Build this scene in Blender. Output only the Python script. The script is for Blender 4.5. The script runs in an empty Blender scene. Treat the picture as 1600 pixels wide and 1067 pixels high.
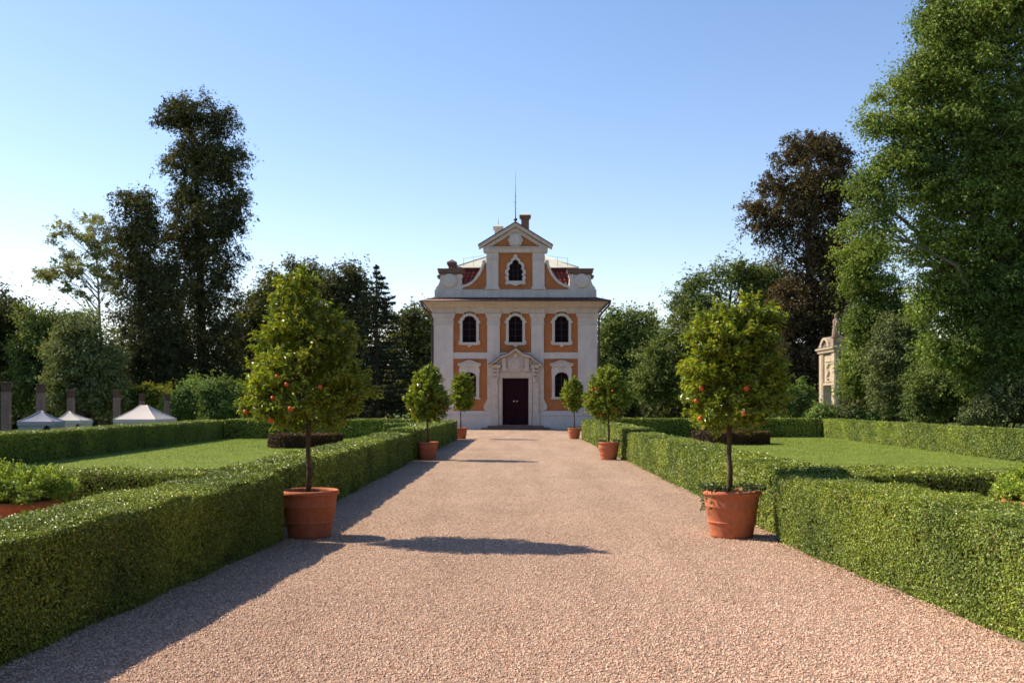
import bpy, math, random
import numpy as np
from mathutils import Vector
R = math.radians
PI = math.pi
scene = bpy.context.scene
COL = scene.collection

# ------------------------------------------------------------------ camera
F = 1555.6            # focal length in photograph pixels (35 mm lens on a 36 mm frame, 1600 px wide)
EYE = 1.65
HX, HY = 804.0, 630.0  # where the path's vanishing point lies in the photograph
cam_d = bpy.data.cameras.new('camera')
cam = bpy.data.objects.new('camera', cam_d)
COL.objects.link(cam)
cam.location = (0, 0, EYE)
cam.rotation_euler = (R(90), 0, 0)
cam_d.sensor_width = 36
cam_d.lens = 35
cam_d.shift_x = -4 / 1600
cam_d.shift_y = 96.5 / 1600
cam_d.clip_start = 0.1
cam_d.clip_end = 6000
scene.camera = cam

# ------------------------------------------------------------------ light
SUN_EL, SUN_AZ = 41.0, -70.0     # azimuth measured clockwise from +Y (the view direction)
world = bpy.data.worlds.new('World')
scene.world = world
world.use_nodes = True
wn = world.node_tree.nodes
wn.clear()
sky = wn.new('ShaderNodeTexSky')
sky.sky_type = 'NISHITA'
sky.sun_disc = False
sky.sun_elevation = R(SUN_EL)
sky.sun_rotation = R(SUN_AZ % 360)
sky.altitude = 100
sky.air_density = 1.0
sky.dust_density = 0.25
sky.ozone_density = 2.0
bg = wn.new('ShaderNodeBackground')
bg.inputs['Strength'].default_value = 0.118
wo = wn.new('ShaderNodeOutputWorld')
grade = wn.new('ShaderNodeHueSaturation')
grade.inputs['Saturation'].default_value = 1.15
world.node_tree.links.new(sky.outputs[0], grade.inputs['Color'])
tint = wn.new('ShaderNodeMix'); tint.data_type = 'RGBA'; tint.blend_type = 'MULTIPLY'
tint.inputs[0].default_value = 1.0; tint.inputs[7].default_value = (1.27, 1.045, 1.0, 1)
world.node_tree.links.new(grade.outputs[0], tint.inputs[6])
world.node_tree.links.new(tint.outputs[2], bg.inputs['Color'])
world.node_tree.links.new(bg.outputs[0], wo.inputs['Surface'])

sun_d = bpy.data.lights.new('sun', 'SUN')
sun_d.energy = 5.0
sun_d.angle = R(0.55)
sun_d.color = (1.0, 0.86, 0.68)
sun = bpy.data.objects.new('sun', sun_d)
COL.objects.link(sun)
to_sun = Vector((math.sin(R(SUN_AZ)) * math.cos(R(SUN_EL)), math.cos(R(SUN_AZ)) * math.cos(R(SUN_EL)), math.sin(R(SUN_EL))))
sun.rotation_euler = to_sun.to_track_quat('Z', 'Y').to_euler()
sun.location = (-60, 60, 60)

scene.view_settings.view_transform = 'Standard'
scene.view_settings.look = 'None'
scene.view_settings.exposure = 0.8
scene.view_settings.gamma = 1.0
scene.cycles.use_denoising = True
scene.cycles.max_bounces = 6
scene.cycles.transparent_max_bounces = 8
scene.cycles.sample_clamp_indirect = 6.0
scene.cycles.filter_width = 1.7

# ------------------------------------------------------------------ helpers
def at(px, py, Y):
    """survey: a photograph pixel at distance Y metres -> a world point"""
    return np.array([(px - HX) * Y / F, Y, EYE - (py - HY) * Y / F])

class MB:
    """collects geometry, builds it as ONE mesh object"""
    def __init__(s):
        s.V = []; s.n = 0; s.L = []; s.T = []; s.M = []; s.S = []
    def add(s, V, faces, m=0, smooth=False):
        V = np.asarray(V, dtype=np.float64).reshape(-1, 3)
        if isinstance(faces, np.ndarray):
            k, q = faces.shape
            s.L.append((faces + s.n).ravel()); s.T.append(np.full(k, q)); cnt = k
        else:
            s.L.append(np.array([i + s.n for f in faces for i in f], dtype=np.int64))
            s.T.append(np.array([len(f) for f in faces])); cnt = len(faces)
        s.M.append(np.full(cnt, m)); s.S.append(np.full(cnt, smooth))
        s.V.append(V); s.n += len(V)
        return s
    def box(s, x0, x1, y0, y1, z0, z1, m=0):
        V = [(x0,y0,z0),(x1,y0,z0),(x1,y1,z0),(x0,y1,z0),(x0,y0,z1),(x1,y0,z1),(x1,y1,z1),(x0,y1,z1)]
        return s.add(V, [(0,3,2,1),(4,5,6,7),(0,1,5,4),(1,2,6,5),(2,3,7,6),(3,0,4,7)], m)
    def prism(s, pts, y0, y1, m=0, smooth=False):
        """outline of (x,z) points, extruded along y"""
        pts = [p for i, p in enumerate(pts) if math.dist(p, pts[i-1]) > 1e-5]
        n = len(pts)
        a = sum(pts[i][0]*pts[(i+1)%n][1]-pts[(i+1)%n][0]*pts[i][1] for i in range(n))
        if a < 0: pts = pts[::-1]
        V = [(x,y0,z) for x,z in pts] + [(x,y1,z) for x,z in pts]
        Fc = [tuple(range(n)), tuple(range(2*n-1, n-1, -1))] + [((i+1)%n, i, n+i, n+(i+1)%n) for i in range(n)]
        return s.add(V, Fc, m, smooth)
    def tube(s, pts, radii, sides=8, m=0, cap=True):
        pts = [Vector(p) for p in pts]; n = len(pts)
        if not hasattr(radii, '__len__'): radii = [radii]*n
        V = []; Fc = []
        for i, p in enumerate(pts):
            d = (pts[min(i+1,n-1)] - pts[max(i-1,0)])
            d = d.normalized() if d.length > 1e-9 else Vector((0,0,1))
            u = d.cross(Vector((0.12,0.9,0.05)) if abs(d.y) < .8 else Vector((1,0,0))).normalized(); v = d.cross(u)
            for k in range(sides):
                a = 2*PI*k/sides
                V.append(p + (u*math.cos(a) + v*math.sin(a))*radii[i])
        for i in range(n-1):
            for k in range(sides):
                a, b = i*sides+k, i*sides+(k+1)%sides
                Fc.append((a, b, b+sides, a+sides))
        if cap:
            Fc.append(tuple(range(sides-1,-1,-1))); Fc.append(tuple(range((n-1)*sides, n*sides)))
        return s.add([tuple(v) for v in V], Fc, m, True)
    def lathe(s, prof, c=(0,0,0), seg=32, m=0, smooth=True, sx=1, sy=1):
        V = []; Fc = []
        for r, z in prof:
            for k in range(seg):
                a = 2*PI*k/seg
                V.append((c[0]+r*sx*math.cos(a), c[1]+r*sy*math.sin(a), c[2]+z))
        for i in range(len(prof)-1):
            for k in range(seg):
                a, b = i*seg+k, i*seg+(k+1)%seg
                Fc.append((a, b, b+seg, a+seg))
        if prof[0][0] > 1e-6: Fc.append(tuple(range(seg-1,-1,-1)))
        if prof[-1][0] > 1e-6: Fc.append(tuple(range((len(prof)-1)*seg, len(prof)*seg)))
        return s.add(V, Fc, m, smooth)
    def ring(s, x0, x1, y0, y1, prof, m=0):
        """a moulding (offset outwards, z) run round a rectangle with mitred corners"""
        V = []; Fc = []
        for o, z in prof:
            V += [(x0-o,y0-o,z),(x1+o,y0-o,z),(x1+o,y1+o,z),(x0-o,y1+o,z)]
        for i in range(len(prof)-1):
            for k in range(4):
                a, b = i*4+k, i*4+(k+1)%4
                Fc.append((a, b, b+4, a+4))
        return s.add(V, Fc, m)
    def slab(s, outlines, y0, y1, m=0, bevel=0.0):
        """outlines of (x,z): first the rim, the others holes; thickness from y0 (front) to y1"""
        cu = bpy.data.curves.new('tmp', 'CURVE'); cu.dimensions = '2D'; cu.fill_mode = 'BOTH'
        cu.extrude = (y1-y0)/2 - bevel; cu.bevel_depth = bevel; cu.bevel_resolution = 1; cu.offset = -bevel
        for o in outlines:
            sp = cu.splines.new('POLY'); sp.points.add(len(o)-1); sp.use_cyclic_u = True
            for p, (x, z) in zip(sp.points, o): p.co = (x, z, 0, 1)
        ob = bpy.data.objects.new('tmp', cu)
        me = ob.to_mesh()
        V = np.zeros(len(me.vertices)*3); me.vertices.foreach_get('co', V); V = V.reshape(-1,3)
        W = np.stack([V[:,0], (y0+y1)/2 - V[:,2], V[:,1]], 1)
        s.add(W, [tuple(p.vertices) for p in me.polygons], m)
        ob.to_mesh_clear(); bpy.data.objects.remove(ob); bpy.data.curves.remove(cu)
        return s
    def leaves(s, C, N, L, W, rng, m=0, T=None, curl=.18):
        """folded leaf-shaped faces at centres C, facing N, length L, width W"""
        C = np.asarray(C); n = len(C)
        N = N/np.maximum(np.linalg.norm(N, axis=1, keepdims=True), 1e-9)
        if T is None: T = rng.normal(size=(n,3))
        T = T - N*np.sum(T*N, axis=1, keepdims=True)
        T /= np.maximum(np.linalg.norm(T, axis=1, keepdims=True), 1e-9)
        B = np.cross(N, T)
        L = np.broadcast_to(L, (n,))[:,None]; W = np.broadcast_to(W, (n,))[:,None]
        V = np.empty((n,4,3))
        V[:,0] = C - T*L*.5 - N*L*curl*.4
        V[:,1] = C + B*W*.5 - T*L*.06 + N*W*curl
        V[:,2] = C + T*L*.5 - N*L*curl*.6
        V[:,3] = C - B*W*.5 - T*L*.06 + N*W*curl
        Fc = np.arange(4*n).reshape(n,4)
        return s.add(V.reshape(-1,3), Fc, m)
    def build(s, name, mats, parent=None, origin=None, smooth_angle=None):
        me = bpy.data.meshes.new(name)
        V = np.concatenate(s.V); L = np.concatenate(s.L).astype(np.int32); T = np.concatenate(s.T).astype(np.int32)
        if origin is not None: V = V - np.asarray(origin)
        me.vertices.add(len(V)); me.vertices.foreach_set('co', V.astype(np.float32).ravel())
        me.loops.add(len(L)); me.loops.foreach_set('vertex_index', L)
        me.polygons.add(len(T))
        st = np.zeros(len(T), dtype=np.int32); st[1:] = np.cumsum(T)[:-1]
        me.polygons.foreach_set('loop_start', st)
        me.polygons.foreach_set('material_index', np.concatenate(s.M).astype(np.int32))
        me.polygons.foreach_set('use_smooth', np.concatenate(s.S).astype(bool))
        if not isinstance(mats, (list, tuple)): mats = [mats]
        for mt in mats: me.materials.append(mt)
        me.update(calc_edges=True); me.validate(verbose=False)
        ob = bpy.data.objects.new(name, me); COL.objects.link(ob)
        if parent is not None: ob.parent = parent
        if origin is not None: ob.location = origin
        return ob

def bevel(o, w=.01, seg=2, ang=35):
    md = o.modifiers.new('bevel', 'BEVEL'); md.width = w; md.segments = seg; md.limit_method = 'ANGLE'; md.angle_limit = R(ang)
    return o

def tag(o, label=None, cat=None, group=None, kind=None):
    if label: o['label'] = label
    if cat: o['category'] = cat
    if group: o['group'] = group
    if kind: o['kind'] = kind
    return o

def empty(name, loc):
    o = bpy.data.objects.new(name, None); COL.objects.link(o); o.location = loc
    o.empty_display_size = .3
    return o

def copy_tree(o, parent=None):
    c = o.copy(); COL.objects.link(c)
    if parent is not None: c.parent = parent
    for ch in list(o.children): copy_tree(ch, c)
    return c

# ------------------------------------------------------------------ materials
class NT:
    def __init__(s, name):
        s.m = bpy.data.materials.new(name); s.m.use_nodes = True
        s.t = s.m.node_tree; s.n = s.t.nodes; s.n.clear()
        s.out = s.n.new('ShaderNodeOutputMaterial')
    def new(s, typ, **kw):
        nd = s.n.new(typ)
        for k, v in kw.items():
            if k in nd.inputs: nd.inputs[k].default_value = v
            else: setattr(nd, k, v)
        return nd
    def ln(s, a, b): s.t.links.new(a, b)
    def coord(s): return s.new('ShaderNodeTexCoord').outputs['Object']
    def noise(s, scale, detail=4, rough=.55, vec=None):
        nd = s.new('ShaderNodeTexNoise', Scale=scale, Detail=detail, Roughness=rough)
        s.ln(vec if vec is not None else s.coord(), nd.inputs['Vector']); return nd
    def ramp(s, fac, stops):
        nd = s.new('ShaderNodeValToRGB'); cr = nd.color_ramp
        while len(cr.elements) < len(stops): cr.elements.new(.5)
        for e, (p, c) in zip(cr.elements, stops):
            e.position = p; e.color = (*c, 1) if len(c) == 3 else c
        s.ln(fac, nd.inputs['Fac']); return nd.outputs['Color']
    def mixc(s, fac, a, b, typ='MIX'):
        nd = s.new('ShaderNodeMix', data_type='RGBA', blend_type=typ)
        for sock, v in ((nd.inputs[0], fac), (nd.inputs[6], a), (nd.inputs[7], b)):
            if hasattr(v, 'links') or isinstance(v, bpy.types.NodeSocket): s.ln(v, sock)
            else: sock.default_value = v if not isinstance(v, tuple) or len(v) == 4 else (*v, 1)
        return nd.outputs[2]
    def bsdf(s, col, rough=.8, spec=.3, bump=None, bump_strength=.3, bump_dist=.02, metallic=0):
        b = s.new('ShaderNodeBsdfPrincipled', Roughness=rough, Metallic=metallic)
        b.inputs['Specular IOR Level'].default_value = spec
        if isinstance(col, tuple): b.inputs['Base Color'].default_value = (*col, 1)
        else: s.ln(col, b.inputs['Base Color'])
        if bump is not None:
            bp = s.new('ShaderNodeBump', Strength=bump_strength, Distance=bump_dist)
            s.ln(bump, bp.inputs['Height']); s.ln(bp.outputs[0], b.inputs['Normal'])
        return b
    def done(s, b):
        s.ln(b.outputs[0], s.out.inputs['Surface']); return s.m

def surf(name, col, var=.15, scale=3, rough=.8, spec=.3, bscale=40, bstr=.25, bdist=.01, metallic=0, stain=0, fine=True):
    """a plain weathered surface: patchy colour, fine grain, faint streaks"""
    t = NT(name); c = t.coord()
    n1 = t.noise(scale, 5, .6, c)
    dark = tuple(x*(1-var) for x in col); lite = tuple(min(1, x*(1+var)) for x in col)
    k = t.ramp(n1.outputs['Fac'], [(.3, dark), (.7, lite)])
    if stain:
        mp = t.new('ShaderNodeMapping'); mp.inputs['Scale'].default_value = (2.2, 2.2, .35); t.ln(c, mp.inputs['Vector'])
        n3 = t.noise(1.3, 6, .65, mp.outputs[0])
        f = t.ramp(n3.outputs['Fac'], [(.5, (0,0,0)), (.75, (stain,)*3)])
        k = t.mixc(f, k, tuple(x*.55 for x in col))
    n2 = t.noise(bscale, 4, .6, c)
    return t.done(t.bsdf(k, rough, spec, n2.outputs['Fac'], bstr, bdist, metallic))

def leaf(name, col, var=.45, transl=.3, rough=.6, spec=.12, patch=.5, yellow=(1.25,1.15,.6), hue=.03, dry=0):
    """foliage: each leaf its own tint, patches of fresher and duller growth"""
    t = NT(name)
    g = t.new('ShaderNodeNewGeometry')
    hs = t.new('ShaderNodeHueSaturation'); hs.inputs['Color'].default_value = (*col, 1)
    mr = t.new('ShaderNodeMapRange'); mr.inputs['To Min'].default_value = 1-var; mr.inputs['To Max'].default_value = 1+var
    t.ln(g.outputs['Random Per Island'], mr.inputs['Value']); t.ln(mr.outputs[0], hs.inputs['Value'])
    wn_ = t.new('ShaderNodeTexWhiteNoise', noise_dimensions='1D'); t.ln(g.outputs['Random Per Island'], wn_.inputs['W'])
    mh = t.new('ShaderNodeMapRange'); mh.inputs['To Min'].default_value = .5-hue; mh.inputs['To Max'].default_value = .5+hue
    t.ln(wn_.outputs['Value'], mh.inputs['Value']); t.ln(mh.outputs[0], hs.inputs['Hue'])
    n1 = t.noise(patch, 3, .5)
    f = t.ramp(n1.outputs['Fac'], [(.33, (.62,.68,.72)), (.67, (1.3,1.2,1.0))])
    k = t.mixc(1.0, hs.outputs[0], f, 'MULTIPLY')
    if dry:
        lt = t.new('ShaderNodeMath', operation='LESS_THAN'); t.ln(wn_.outputs['Value'], lt.inputs[0]); lt.inputs[1].default_value = dry
        k = t.mixc(lt.outputs[0], k, (.16,.095,.04))
    b = t.bsdf(k, rough, spec)
    tr = t.new('ShaderNodeBsdfTranslucent')
    ky = t.mixc(1.0, k, yellow, 'MULTIPLY'); t.ln(ky, tr.inputs['Color'])
    mx = t.new('ShaderNodeMixShader', Fac=transl)
    t.ln(b.outputs[0], mx.inputs[1]); t.ln(tr.outputs[0], mx.inputs[2])
    return t.done(mx)

def gravel_mat():
    t = NT('pink_gravel'); c = t.coord()
    v = t.new('ShaderNodeTexVoronoi', Scale=62.0); t.ln(c, v.inputs['Vector'])
    sep = t.new('ShaderNodeSeparateColor'); t.ln(v.outputs['Color'], sep.inputs[0])
    k = t.ramp(sep.outputs[0], [(0, (.20,.12,.088)), (.25, (.355,.24,.17)), (.7, (.465,.335,.24)), (1, (.56,.46,.36))])
    n1 = t.noise(.55, 5, .6, c); n2 = t.noise(4.5, 4, .6, c)
    f1 = t.ramp(n1.outputs['Fac'], [(.3, (.86,.85,.84)), (.7, (1.07,1.05,1.03))])
    f2 = t.ramp(n2.outputs['Fac'], [(.3, (.88,.87,.86)), (.7, (1.06,1.06,1.06))])
    k = t.mixc(1.0, t.mixc(1.0, k, f1, 'MULTIPLY'), f2, 'MULTIPLY')
    mp = t.new('ShaderNodeMapping'); mp.inputs['Scale'].default_value = (1.0, .10, 1.0); t.ln(c, mp.inputs['Vector'])
    n4 = t.noise(1.5, 4, .55, mp.outputs[0])
    k = t.mixc(1.0, k, t.ramp(n4.outputs['Fac'], [(.35, (.88,.87,.86)), (.6, (1.05,1.05,1.05))]), 'MULTIPLY')
    ad = t.new('ShaderNodeMath', operation='MULTIPLY_ADD'); t.ln(v.outputs['Distance'], ad.inputs[0]); ad.inputs[1].default_value = -1.2
    t.ln(t.noise(160, 3, .6, c).outputs['Fac'], ad.inputs[2])
    return t.done(t.bsdf(k, .95, .15, ad.outputs[0], .85, .012))

def grass_mat(name, a, b, fine=90):
    t = NT(name); c = t.coord()
    n1 = t.noise(.6, 5, .6, c); n2 = t.noise(fine, 4, .7, c)
    mp = t.new('ShaderNodeMapping'); mp.inputs['Rotation'].default_value = (0,0,R(6)); t.ln(c, mp.inputs['Vector'])
    wv = t.new('ShaderNodeTexWave', Scale=.42, Distortion=.6); wv.inputs['Detail Scale'].default_value = 1.5
    wv.bands_direction = 'Y'; t.ln(mp.outputs[0], wv.inputs['Vector'])
    k = t.ramp(n1.outputs['Fac'], [(.3, a), (.7, b)])
    k = t.mixc(.5, k, t.ramp(n2.outputs['Fac'], [(.3, tuple(x*.35 for x in a)), (.7, tuple(x*1.65 for x in b))]))
    k = t.mixc(1.0, k, t.ramp(wv.outputs['Fac'], [(0, (.92,.93,.92)), (1, (1.06,1.05,1.0))]), 'MULTIPLY')
    return t.done(t.bsdf(k, .9, .12, n2.outputs['Fac'], .8, .03))

M = {}
M['gravel'] = gravel_mat()
M['lawn'] = grass_mat('lawn_grass', (.13,.18,.033), (.18,.235,.047))
M['rough'] = grass_mat('rough_grass', (.05,.085,.02), (.09,.125,.035), 30)
M['soil'] = surf('soil', (.07,.045,.03), .3, 6, .95, .1, 60, .8, .02)
M['stucco'] = surf('white_stucco', (.565,.52,.485), .09, 1.6, .9, .15, 50, .25, .006, stain=.36)
M['stone'] = surf('pale_stone', (.52,.445,.38), .14, 4, .85, .2, 40, .35, .01, stain=.3)
M['orange'] = surf('ochre_stucco', (.40,.155,.06), .14, 1.8, .92, .12, 45, .3, .006, stain=.15)
M['capstone'] = surf('brown_sandstone', (.17,.11,.09), .2, 4, .9, .15, 40, .4, .01, stain=.3)
M['chimney'] = surf('chimney_render', (.16,.095,.08), .2, 4, .9, .15, 40, .4, .01)
M['rust'] = surf('dark_red_sheet', (.085,.028,.024), .25, 3, .7, .12, 30, .15, .01)
M['tile'] = surf('red_roof_tile', (.23,.055,.042), .3, 5, .6, .35, 40, .3, .01)
M['sheet'] = surf('pale_roof_sheet', (.56,.55,.43), .1, 2, .5, .45, 20, .15, .01)
M['pipe'] = surf('brown_metal', (.06,.03,.028), .15, 4, .45, .5, 30, .1, .005)
M['iron'] = surf('dark_iron', (.05,.045,.045), .15, 4, .5, .5, 30, .1, .005)
M['door'] = surf('dark_purple_wood', (.022,.006,.010), .25, 6, .7, .08, 30, .2, .005)
M['slate'] = surf('weathered_slate', (.12,.10,.085), .25, 4, .85, .15, 30, .4, .01)
M['gate_weathered'] = surf('weathered_statue_stone', (.27,.20,.16), .25, 5, .9, .12, 30, .4, .01)
M['brass'] = surf('brass', (.62,.5,.32), .1, 8, .35, .5, 40, .05, .002, metallic=.8)
M['frame'] = surf('window_wood', (.06,.035,.04), .2, 8, .7, .1, 30, .1, .004)
M['terracotta'] = surf('terracotta', (.40,.135,.07), .18, 5, .85, .18, 60, .25, .006, stain=.18)
M['bark'] = surf('bark', (.10,.07,.05), .35, 9, .95, .1, 25, .9, .03)
M['dark_bark'] = surf('dark_bark', (.07,.055,.042), .35, 5, .95, .1, 12, .9, .05)
M['grey_bark'] = surf('grey_bark', (.22,.19,.16), .3, 5, .95, .1, 12, .8, .05)
M['pillar'] = surf('weathered_pillar', (.19,.135,.12), .25, 4, .92, .1, 25, .5, .02, stain=.4)
M['brick'] = surf('old_brick', (.10,.06,.05), .3, 8, .92, .1, 25, .5, .02)
M['canvas'] = surf('cream_canvas', (.50,.46,.42), .06, 2, .85, .15, 8, .2, .02)
M['canvas_grey_shade'] = surf('grey_shade_canvas', (.27,.28,.33), .06, 2, .85, .15, 8, .2, .02)  # grey canvas, its colour darkened and blued to stand in for tree shade
M['gate'] = surf('pale_gate_stone', (.42,.35,.26), .14, 2.5, .9, .15, 25, .35, .012, stain=.35)
M['orange_fruit'] = surf('orange_peel', (.62,.10,.02), .18, 12, .4, .4, 120, .2, .003)
t = NT('terracotta'); c = t.coord()
nn1 = t.noise(5, 6, .65, c); nn2 = t.noise(22, 5, .6, c)
k = t.ramp(nn2.outputs['Fac'], [(.3, (.40,.125,.06)), (.7, (.53,.185,.098))])
k = t.mixc(t.ramp(nn1.outputs['Fac'], [(.52, (0,0,0)), (.72, (.32,)*3)]), k, (.48,.26,.18))
nn3 = t.noise(3.2, 5, .6, c); k = t.mixc(t.ramp(nn3.outputs['Fac'], [(.58, (0,0,0)), (.75, (.5,)*3)]), k, (.14,.075,.05))
M['terracotta'] = t.done(t.bsdf(k, .88, .12, nn2.outputs['Fac'], .3, .006))
g = NT('window_glass'); M['glass'] = g.done(g.bsdf((.010,.006,.009), .3, .05))

M['box_leaf'] = leaf('boxwood_leaf', (.225,.295,.054), .6, .14, .40, .32, .7, hue=.03, dry=.035)
M['box_core'] = surf('boxwood_twigs', (.03,.024,.012), .4, 20, .95, .05, 40, .9, .03)
M['citrus'] = leaf('citrus_leaf', (.235,.305,.032), .65, .32, .30, .6, 3.0, yellow=(1.25,1.15,.5), hue=.035)
M['brown_hedge'] = leaf('brown_hedge_leaf', (.085,.05,.028), .4, .2, .6, .25, 1.0)
M['ivy'] = leaf('ivy_leaf', (.07,.11,.03), .5, .25, .4, .4, 2.0)
M['juniper'] = leaf('potted_bush_leaf', (.29,.40,.075), .5, .28, .5, .3, 2.0)

# ------------------------------------------------------------------ ground, path, lawns
def drop(x):
    """the park falls away gently beyond the left-hand hedge"""
    t = np.clip((-15.2 - x)/4.0, 0, 1); return -1.1*(3*t*t - 2*t**3)

xs = np.concatenate([[-3000,-800,-300,-120,-60,-40,-28], np.linspace(-22,-14,17), [-10,-5,0,5,10,15,25,60,150,400,900,3000]])
ys = np.concatenate([[-600,-150,-60,-20,-5,5,15,25,35,45,55,65,80,110,160,300,700,1500,4000]])
X, Yg = np.meshgrid(xs, ys); Z = drop(X) - .012
idx = np.arange(X.size).reshape(X.shape)
fc = np.stack([idx[:-1,:-1].ravel(), idx[:-1,1:].ravel(), idx[1:,1:].ravel(), idx[1:,:-1].ravel()], 1)
tag(MB().add(np.stack([X.ravel(), Yg.ravel(), Z.ravel()], 1), fc, 0, True).build('ground', M['rough']), kind='structure')

def sheet(name, rects, z, mat):
    mb = MB()
    for x0, x1, y0, y1 in rects:
        mb.add([(x0,y0,z),(x1,y0,z),(x1,y1,z),(x0,y1,z)], [(0,1,2,3)])
    return tag(mb.build(name, mat), kind='structure')
sheet('gravel_path', [(-3.9,3.9,-14,62.6), (-14.5,-3.9,-14,12.6), (3.9,14.5,-14,12.6), (-14.5,-3.9,47.9,62.6), (3.9,14.5,47.9,62.6)], 0, M['gravel'])
sheet('lawn', [(-14.0,-3.3,12.6,47.6), (3.4,15.2,12.6,48.4)], .004, M['lawn'])

# loose pebbles lying on the near part of the path
rng = np.random.default_rng(11)
n = 170000
yy = 5.0 + rng.exponential(5.0, n)
xx = (rng.random(n)*2-1)*3.45
sz = rng.uniform(.0035,.0085,n)*rng.choice([1,1,1,1.35],n)
base = np.array([(1,0,0),(0,1,0),(-1,0,0),(0,-1,0),(0,0,.75),(0,0,-.5)])
ang = rng.random(n)*2*PI; ca, sa = np.cos(ang), np.sin(ang)
jit = base[None]*(rng.uniform(.65,1.3,(n,6,1)))*sz[:,None,None]
VX = jit[:,:,0]*ca[:,None]-jit[:,:,1]*sa[:,None]+xx[:,None]; VY = jit[:,:,0]*sa[:,None]+jit[:,:,1]*ca[:,None]+yy[:,None]; VZ = jit[:,:,2]+(sz*.35)[:,None]+.001
V = np.stack([VX,VY,VZ],2).reshape(-1,3)
tri = np.array([(0,1,4),(1,2,4),(2,3,4),(3,0,4),(1,0,5),(2,1,5),(3,2,5),(0,3,5)])
fc = (tri[None]+6*np.arange(n)[:,None,None]).reshape(-1,3)
t = NT('pebble'); gg = t.new('ShaderNodeNewGeometry')
M['pebble'] = t.done(t.bsdf(t.ramp(gg.outputs['Random Per Island'], [(0,(.33,.175,.115)),(.2,(.58,.36,.25)),(.7,(.75,.505,.37)),(1,(.86,.67,.52))]), .9, .2))
tag(MB().add(V, fc).build('loose_gravel', M['pebble']), 'loose pink gravel scattered over the near path', 'gravel', kind='stuff')

rng = np.random.default_rng(12); mb = MB()
n = 170000
yy = 13.0 + (47.0-13.0)*rng.random(n)**1.7; sd = np.where(rng.random(n) < .5, -1, 1)
xx = np.where(sd < 0, rng.uniform(-13.2,-3.5,n), rng.uniform(3.6,14.4,n))
bl = rng.uniform(.02,.042,n)*(1+.5*(yy-13)/34); T = rng.normal(0,.5,(n,3)); T[:,2] = 1; N = rng.normal(size=(n,3)); N[:,2] *= .3
mb.leaves(np.stack([xx,yy,.004+bl*.42],1), N, bl, .006*(1+1.6*(yy-13)/34), rng, 0, T)
M['blade'] = leaf('grass_blade', (.25,.34,.058), .5, .25, .6, .15, .9)
tag(mb.build('grass', M['blade']), 'short mown grass of the two lawns', 'grass', kind='stuff')
rng = np.random.default_rng(13); mb = MB()
n = 2600; sd = np.where(rng.random(n) < .4, -1, 1); yy = 5.5+30*rng.random(n)**1.4
edge_x = np.where(yy < 12, 3.08+(12-yy)*.075, np.where(sd < 0, 2.98, 3.22))
xx = sd*(edge_x - rng.exponential(.075, n)); m_ = rng.random(n) < .1; xx = np.where(m_, rng.uniform(-3,3,n), xx)
mb.leaves(np.stack([xx,yy,np.full(n,.012)],1), rng.normal(0,.3,(n,3))+[0,0,1], rng.uniform(.010,.034,n), .013, rng)
M['litter'] = leaf('dry_leaf', (.16,.10,.04), .6, .1, .8, .1, 1.0)
tag(mb.build('fallen_leaves', M['litter']), 'dry fallen leaves along the hedge bottoms', 'leaves', kind='stuff')

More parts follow.
